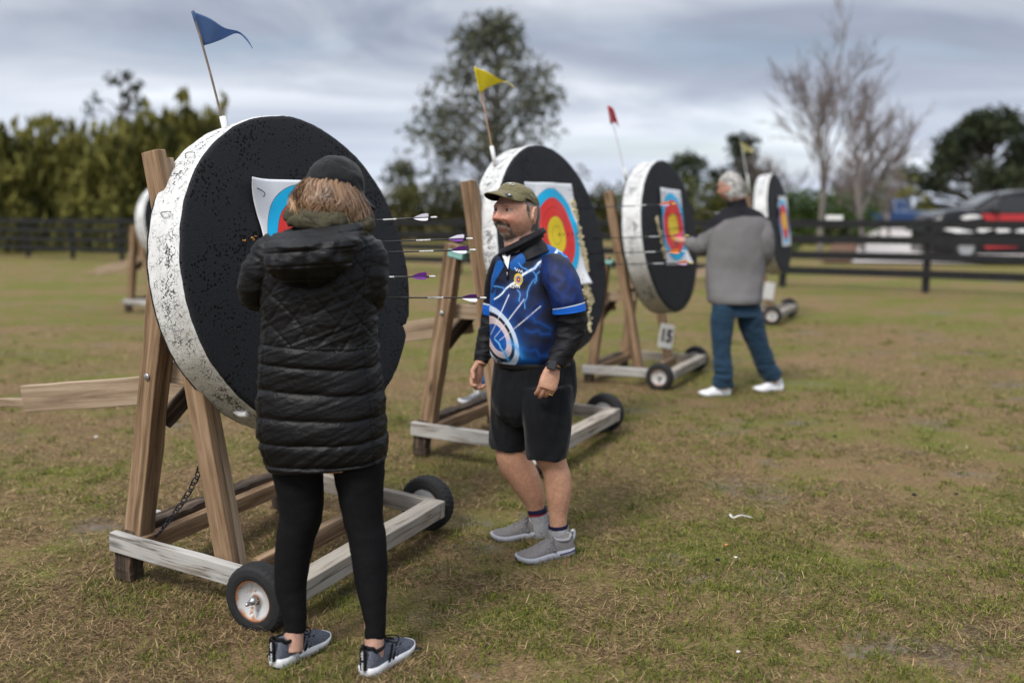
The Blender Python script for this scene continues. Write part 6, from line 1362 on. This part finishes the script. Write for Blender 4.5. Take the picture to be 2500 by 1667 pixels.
    ctr = at(1270, 841, YK - .235) - base; band = tube_rings([ctr - wd * .010, ctr + wd * .010], [.034, .0335], 30, (unit(np.array([-.1, -1, .2])), .82)); MB().add(*loft(band, False)).build('watch_strap', BLACK_PLASTIC, T)
    GOLD = plain('gold_ring', (.62, .42, .16), .3, .5, 1.0); rp = at(1264, 906, YK - .265) - base; a = np.linspace(0, 2 * np.pi, 25); e1, e2 = unit(np.cross(wd, (0, 1, 0))), np.array([0, 1.0, 0]); MB().add(*loft(tube_rings(rp + .0105 * (np.cos(a)[:, None] * e1 + np.sin(a)[:, None] * e2), .0018, 6), False)).build('ring', GOLD, T)
    # socks, shoes
    SOCK = fabric('grey_sock', (.30, .30, .31), .9, 500, .4); NAVY = fabric('navy_sock_band', (.012, .012, .035), .9); RED = fabric('red_sock_band', (.30, .02, .035), .9)
    for pts, in (([(1233, 1168, 22.0, .09), (1238, 1195, 21.5, .09), (1240, 1235, 24, .09)],), ([(1282, 1206, 22.5, -.095), (1284, 1225, 23.5, -.097), (1287, 1262, 25, -.10)],)):
        so = cloth_rings('sock', wrinkle(px_tube(pts, YK, 40, 20), .004, 30, 3, (1, 1, 2)) - base, SOCK, T)
        a, b = pts[0], pts[1]; l1 = [a[0] + (b[0] - a[0]) * .30, a[1] + (b[1] - a[1]) * .30]; l2 = [a[0] + (b[0] - a[0]) * .42, a[1] + (b[1] - a[1]) * .42]
        cloth_rings('sock_band', px_tube([(a[0], a[1] - 2, a[2] + .6, a[3]), (l1[0], l1[1], a[2] + .6, a[3])], YK, 40, 5) - base, NAVY, so); cloth_rings('sock_band', px_tube([(l1[0], l1[1], a[2] + .5, a[3]), (l2[0], l2[1], a[2] + .3, a[3])], YK, 40, 4) - base, RED, so)
    m2, nt, b = new_mat('grey_knit', .85, .15); v = nd(nt, 'ShaderNodeTexCoord').outputs['Object']; nt.links.new(ramp(nt, noise(nt, mapping(nt, v, (500, 130, 300)), 1.0, 2, .6), [(.35, (.13, .12, .118)), (.65, (.23, .215, .21))]), b.inputs['Base Color']); GK = m2
    SOLE = plain('grey_foam_sole', (.40, .41, .45), .6, .3, var=.06); GL = fabric('grey_lace', (.20, .19, .19), .8); PATCH = fabric('dark_grey_overlay', (.095, .09, .09), .7); NV = plain('navy_sole_line', (.02, .025, .10), .5)
    def side(so, L, h, w):
        y = w * .37
        for sg in (1, -1):
            P = np.array([(L * .36, sg * y * 1.04, .034), (L * .60, sg * y * 1.14, .034), (L * .60, sg * y * .80, h * .60), (L * .40, sg * y * .62, h * .80)]); P2 = P + [0, -sg * .006, -.002]
            o = MB().add(np.concatenate([P, P2]), [(0, 1, 2, 3), (7, 6, 5, 4), (0, 4, 5, 1), (1, 5, 6, 2), (2, 6, 7, 3), (3, 7, 4, 0)]).build('overlay', PATCH, so, False)
            for ex, ez in ((.42, .72), (.50, .62), (.40, .45), (.52, .42)): MB().add(*ellipsoid((L * ex, sg * y * (1.12 - .52 * max(0, ez - .35)), h * ez), (.0035, .003, .0035), None, 8, 6)).build('eyelet', STEEL, so)
            P = catmull([(L * .02, sg * w * .30, .030), (L * .12, sg * w * .355, .026), (L * .30, sg * w * .36, .020)], 10); MB().add(*loft(tube_rings(P, .0032, 6))).build('sole_line', NV, so)
        V, F = loft(tube_rings(catmull([(.002, 0, h * .6), (-.006, 0, h * .9), (.0, 0, h * 1.06), (.01, 0, h * 1.0)], 10), .007, 8)); MB().add(V, F).build('pull_loop', SOLE, so)
    hA = at(1321, 1265, YK - .13); hA = np.array([hA[0] - .01, YK - .13, gz(.3, 4.3)]); tA = hA + unit([-.88, -.40, 0]) * .285
    hB = np.array([at(1262, 1230, YK + .07)[0], YK + .105, gz(.2, 4.5)]); tB = hB + unit([-.95, -.20, 0]) * .285
    for h_, t_ in ((hA, tA), (hB, tB)): shoe(T, h_ - base, t_ - base, .108, GK, SOLE, .105, GL, SOCK, side, sole_t=.034)
kevin()

# ---- the white haired man reaching for his arrows, and the one half hidden behind the second bale
def plain_man(x0, Y, label, HO, fwd, hair_c, rows, sleeves, legs, skin_legs, hands, jacket_mat, jean_mat, shoe_pts, extra=None, yoke=None, skin=(.52, .28, .20), hips=None):
    g = gz(x0, Y); base = np.array([x0, Y, g]); T = thing('person', label, 'person', 'people at the targets', Matrix.Translation(tuple(base)))
    skl, M3, loc = skull(HO, fwd, (0, 0, 1), .99); mb = MB()
    for v, f in skl: mb.add(v - base, f)
    def add(pts, n=26, m=20): V, F = loft(px_tube(pts, Y, m, n)); mb.add(V - base, F)
    hx, hy = extra['neck']; add([(hx[0], hx[1], hx[2], 0), (hy[0], hy[1], hy[2], 0)], 10)
    V, F = loft(px_rings([(r[0] + 6, r[1] - 6, r[2]) for r in rows], Y, 32, .5, 30)); mb.add(V - base, F)
    for s_ in sleeves: add([(p[0], p[1], p[2] * .72, p[3]) for p in s_])
    for l_ in skin_legs: add(l_)
    for w_, d_, n_, th_, cu in hands:
        for v, f in hand(w_, d_, n_, th_, .98, cu): mb.add(v - base, f)
    me = fuse('body', mb, .006, 2); V = coords(me); L = loc(V + base); c = np.tile(skin, (len(V), 1)); c = c * (.85 + .3 * fbm(V * 40, 3))[:, None]; hd = np.linalg.norm(L * [1, .9, .8], axis=1) < .12
    hz = hd & (((L[:, 1] < .012 + .25 * np.clip(L[:, 2], 0, .1)) & (L[:, 2] > -.08) & (np.abs(L[:, 0]) < .085)) | (L[:, 2] > .055)); ear = (np.abs(L[:, 0]) > .074) & (np.abs(L[:, 1] + .01) < .025) & (np.abs(L[:, 2] + .012) < .035); hz &= ~ear
    c[hz] = hair_c; set_cols(me, c); nv = normals(me); link('body', me, T, SKIN)
    rr = np.random.default_rng(8); sel = np.where(hz)[0]; sel = rr.choice(sel, min(2400, len(sel)), False); dn = M3 @ np.array([0, -.5, -.7])
    wob_ = rr.normal(0, .45, (len(sel), 3)); hv = np.clip(vn(V[sel] * 60)[:, None] * .9 + .55 * rr.random((len(sel), 1)), .3, 1.5)
    def pth(k, r0, n): t = np.linspace(0, 1, n)[:, None]; i = sel[k]; return V[i] + nv[i] * (.002 + .014 * t * (1 - .4 * t)) + (dn + wob_[k]) * t * .026, unit(np.cross(nv[i], dn))
    ribbons(sel, pth, .0022, np.array(hair_c) * hv, 'hair', vcol_mat('hair_strands', .5, .3), T, 4)
    rg = px_rings(rows, Y, 140, .55, 120, power=2.2); rg = wrinkle(rg, .022, 6, 2, (1, 1, .8)); rg = wrinkle(rg, .012, 11, 5, (1, 1, .5), .5); V, F = loft(rg)
    jc = yoke(V) if yoke else None; j = link('jacket', make_mesh('jacket', V - base, F, True, jc), T, jacket_mat)
    for s_ in sleeves:
        r = wrinkle(px_tube(s_, Y, 60, 60), .016, 12, 3, (1, 1, 1), .4); V, F = loft(r); link('sleeve', make_mesh('sleeve', V - base, F, True, yoke(V) if yoke else None), j, jacket_mat)
    jb = MB()
    for l_ in legs: V, F = loft(px_tube(l_, Y, 44, 70)); jb.add(V - base, F)
    if hips: V, F = loft(px_rings(hips, Y, 44, .66, 20)); jb.add(V - base, F)
    jm = fuse('jeans', jb, .008, 3); V = coords(jm); n_ = normals(jm); hgt = V[:, 2]; f = fbm(V * np.array([10, 10, 13]), 3, 5) - .5; f2 = 1 - np.abs(2 * fbm(V * np.array([7, 7, 22]) + 3, 2, 9) - 1) * 2; V = V + n_ * (f * .022 + f2 * .016 * (sstep(.50, .05, hgt) + .35 * sstep(.6, .8, hgt)))[:, None]; put(jm, V); link('jeans', jm, T, jean_mat)
    return T, base, M3, j
Y3 = 8.125
DENIM = fabric('blue_denim', (.014, .036, .064), .85, 500, .35, .35, .1, .15, 22)
JV = vcol_mat('fleece_jacket', .9, .12, .3, 260, 0, .15)
def yoke3(V):
    xa, xb = at(1600, 500, Y3)[0], at(1800, 500, Y3)[0]; za, zb = at(1700, 400, Y3)[2], at(1700, 600, Y3)[2]; q = np.stack([1600 + (V[:, 0] - xa) / (xb - xa) * 200, 400 + (V[:, 2] - za) / (zb - za) * 200], 1)
    yl = np.interp(q[:, 0], [1560, 1600, 1617, 1640, 1660, 1699, 1746, 1770], [552, 547, 536, 520, 504, 496, 497, 508]); w = sstep(-2.5, 2.5, yl - q[:, 1])[:, None]
    return np.array([.175, .168, .170]) * (1 - w) + np.array([.018, .018, .022]) * w
HO3 = at(1677, 428, Y3); WSHOE = plain('white_shoe_leather', (.74, .74, .76), .5, .35, var=.06); WSOLE = plain('white_shoe_sole', (.66, .66, .68), .6, .3, var=.06)
w3 = at(1573, 553, Y3 + .30)
T3, B3, M33, J3 = plain_man(1.95, Y3, 'white haired man in grey and black fleece jacket and jeans', HO3, (-.80, .60, -.16), (.80, .77, .73),
    [(1668, 1722, 476, .0, .8), (1655, 1746, 487), (1641, 1757, 503), (1632, 1762, 530), (1625, 1761, 580), (1622, 1757, 625), (1622, 1752, 665, 0, .68), (1624, 1750, 684, 0, .78), (1626, 1748, 693, 0, .80), (1629, 1746, 696, 0, .80)],
    [[(1662, 505, 24, .02), (1640, 535, 25, .06), (1615, 566, 23, .12), (1598, 566, 19, .22), (1580, 556, 14, .29)], [(1744, 508, 24, .02), (1753, 545, 24, -.02), (1755, 585, 21, .02), (1735, 610, 18, .22), (1722, 612, 14, .32)]],
    [[(1663, 684, 25, -.04), (1659, 740, 27, -.09), (1657, 800, 21.5, -.14), (1660, 850, 20.5, -.18), (1662, 888, 21.5, -.20)], [(1714, 684, 25, .0), (1727, 745, 29, .0), (1747, 805, 23, .01), (1765, 850, 20.5, .02), (1777, 870, 20, .02)]],
    [[(1660, 690, 22, -.06), (1660, 800, 16, -.14), (1662, 895, 11, -.2)], [(1716, 690, 22, 0), (1747, 805, 16, .01), (1778, 880, 11, .02)]],
    [(w3, (-.55, .8, .1), (.3, .2, -.9), (.3, .2, .9), (.5, .7, .5)), (at(1722, 612, Y3 + .32), (-.4, .9, .1), (0, .2, -1), (-1, 0, 0), (.4, .5, .4))], JV, DENIM, None, {'neck': ((1690, 440, 17), (1695, 490, 20))}, yoke3, hips=[(1650, 1728, 672, .0), (1640, 1736, 700, -.01), (1635, 1746, 726, -.02)])
V, F = loft(wrinkle(px_tube([(1691, 459, 21.5, .0), (1694, 474, 22.5, .0), (1697, 492, 27, .0)], Y3, 40, 16), .01, 20, 2)); link('collar', make_mesh('collar', V - B3, F, True, np.tile((.018, .018, .022), (len(V), 1))), J3, JV)
for sg in (1,):   # spectacle arm along the temple
    P = np.array([(sg * .083, -.005, .012), (sg * .085, .04, .013), (sg * .082, .088, .008)]); MB().add(*tube(P @ M33.T * .99 + HO3 - B3, .0025, 6, n=8)).build('spectacles', BLACK_PLASTIC, T3)
    MB().add(*ellipsoid(np.array([.045, .098, .002]) @ M33.T + HO3 - B3, np.array([.022, .006, .018]), M33)).build('spectacles', BLACK_PLASTIC, T3)
hA = np.array([at(1678, 895, Y3 - .2)[0], Y3 - .19, gz(1.9, 7.93) - .002]); hB = np.array([at(1800, 885, Y3)[0], Y3 + .03, gz(2.2, 8.1) - .002])
for h_, d_ in ((hA, (-.93, -.1, 0)), (hB, (-.97, -.22, 0))):
    shoe(T3, h_ - B3, h_ + unit(d_) * .265 - B3, .105, WSHOE, WSOLE, .10, WSHOE, WSHOE, sole_t=.034)

Y4 = 7.7
NAVYJ = fabric('navy_sweatshirt', (.02, .025, .05), .9, 500, .3); LDEN = fabric('bright_blue_denim', (.020, .065, .17), .85, 500, .3, .3, .1, .15, 22)
GSH = fabric('grey_shoe_canvas', (.12, .125, .135), .85)
xh = at(1150, 700, Y4)[0]
T4, B4, M44, J4 = plain_man(float(xh), Y4, 'person in blue jeans and grey shoe mostly hidden behind the second bale', at(1160, 475, Y4), (.85, .5, -.05), (.07, .05, .04),
    [(1135, 1190, 520, .0, .7), (1118, 1208, 535), (1112, 1212, 570), (1114, 1210, 640), (1116, 1208, 700), (1122, 1202, 722)],
    [[(1122, 545, 22, 0), (1116, 600, 22, .0), (1118, 650, 19, .05), (1140, 660, 15, .2)], [(1204, 545, 22, 0), (1212, 600, 22, 0), (1214, 650, 19, .05), (1200, 665, 15, .2)]],
    [[(1142, 700, 30, 0), (1136, 770, 25, 0), (1128, 830, 20, -.02), (1122, 884, 19, -.05)], [(1186, 700, 30, .05), (1190, 770, 25, .08), (1192, 830, 20, .10), (1192, 880, 18, .12)]],
    [[(1142, 700, 20, 0), (1128, 830, 14, -.02), (1121, 895, 10, -.05)], [(1186, 700, 20, .05), (1192, 830, 14, .10), (1192, 885, 10, .12)]],
    [(at(1140, 660, Y4 + .2), (.6, .7, .1), (0, .2, -1), (0, 0, 1), (.5, .6, .5)), (at(1200, 665, Y4 + .2), (-.3, .9, .1), (0, .2, -1), (-1, 0, 0), (.4, .5, .4))], NAVYJ, LDEN, None, {'neck': ((1158, 490, 16), (1160, 530, 19))}, None, hips=[(1118, 1208, 690, .02), (1118, 1208, 725, .02), (1122, 1206, 745, .02)])
hh = np.array([at(1128, 905, Y4)[0], Y4 - .05, gz(-.4, 7.65)]); shoe(T4, hh - B4, hh + unit((-.95, -.35, 0)) * .27 - B4, .10, GSH, WSOLE, .095, WSHOE, GSH, sole_t=.036)
hh = np.array([at(1200, 890, Y4)[0], Y4 + .12, gz(-.2, 7.8)]); shoe(T4, hh - B4, hh + unit((-.8, .3, 0)) * .27 - B4, .10, GSH, WSOLE, .095, WSHOE, GSH, sole_t=.036)
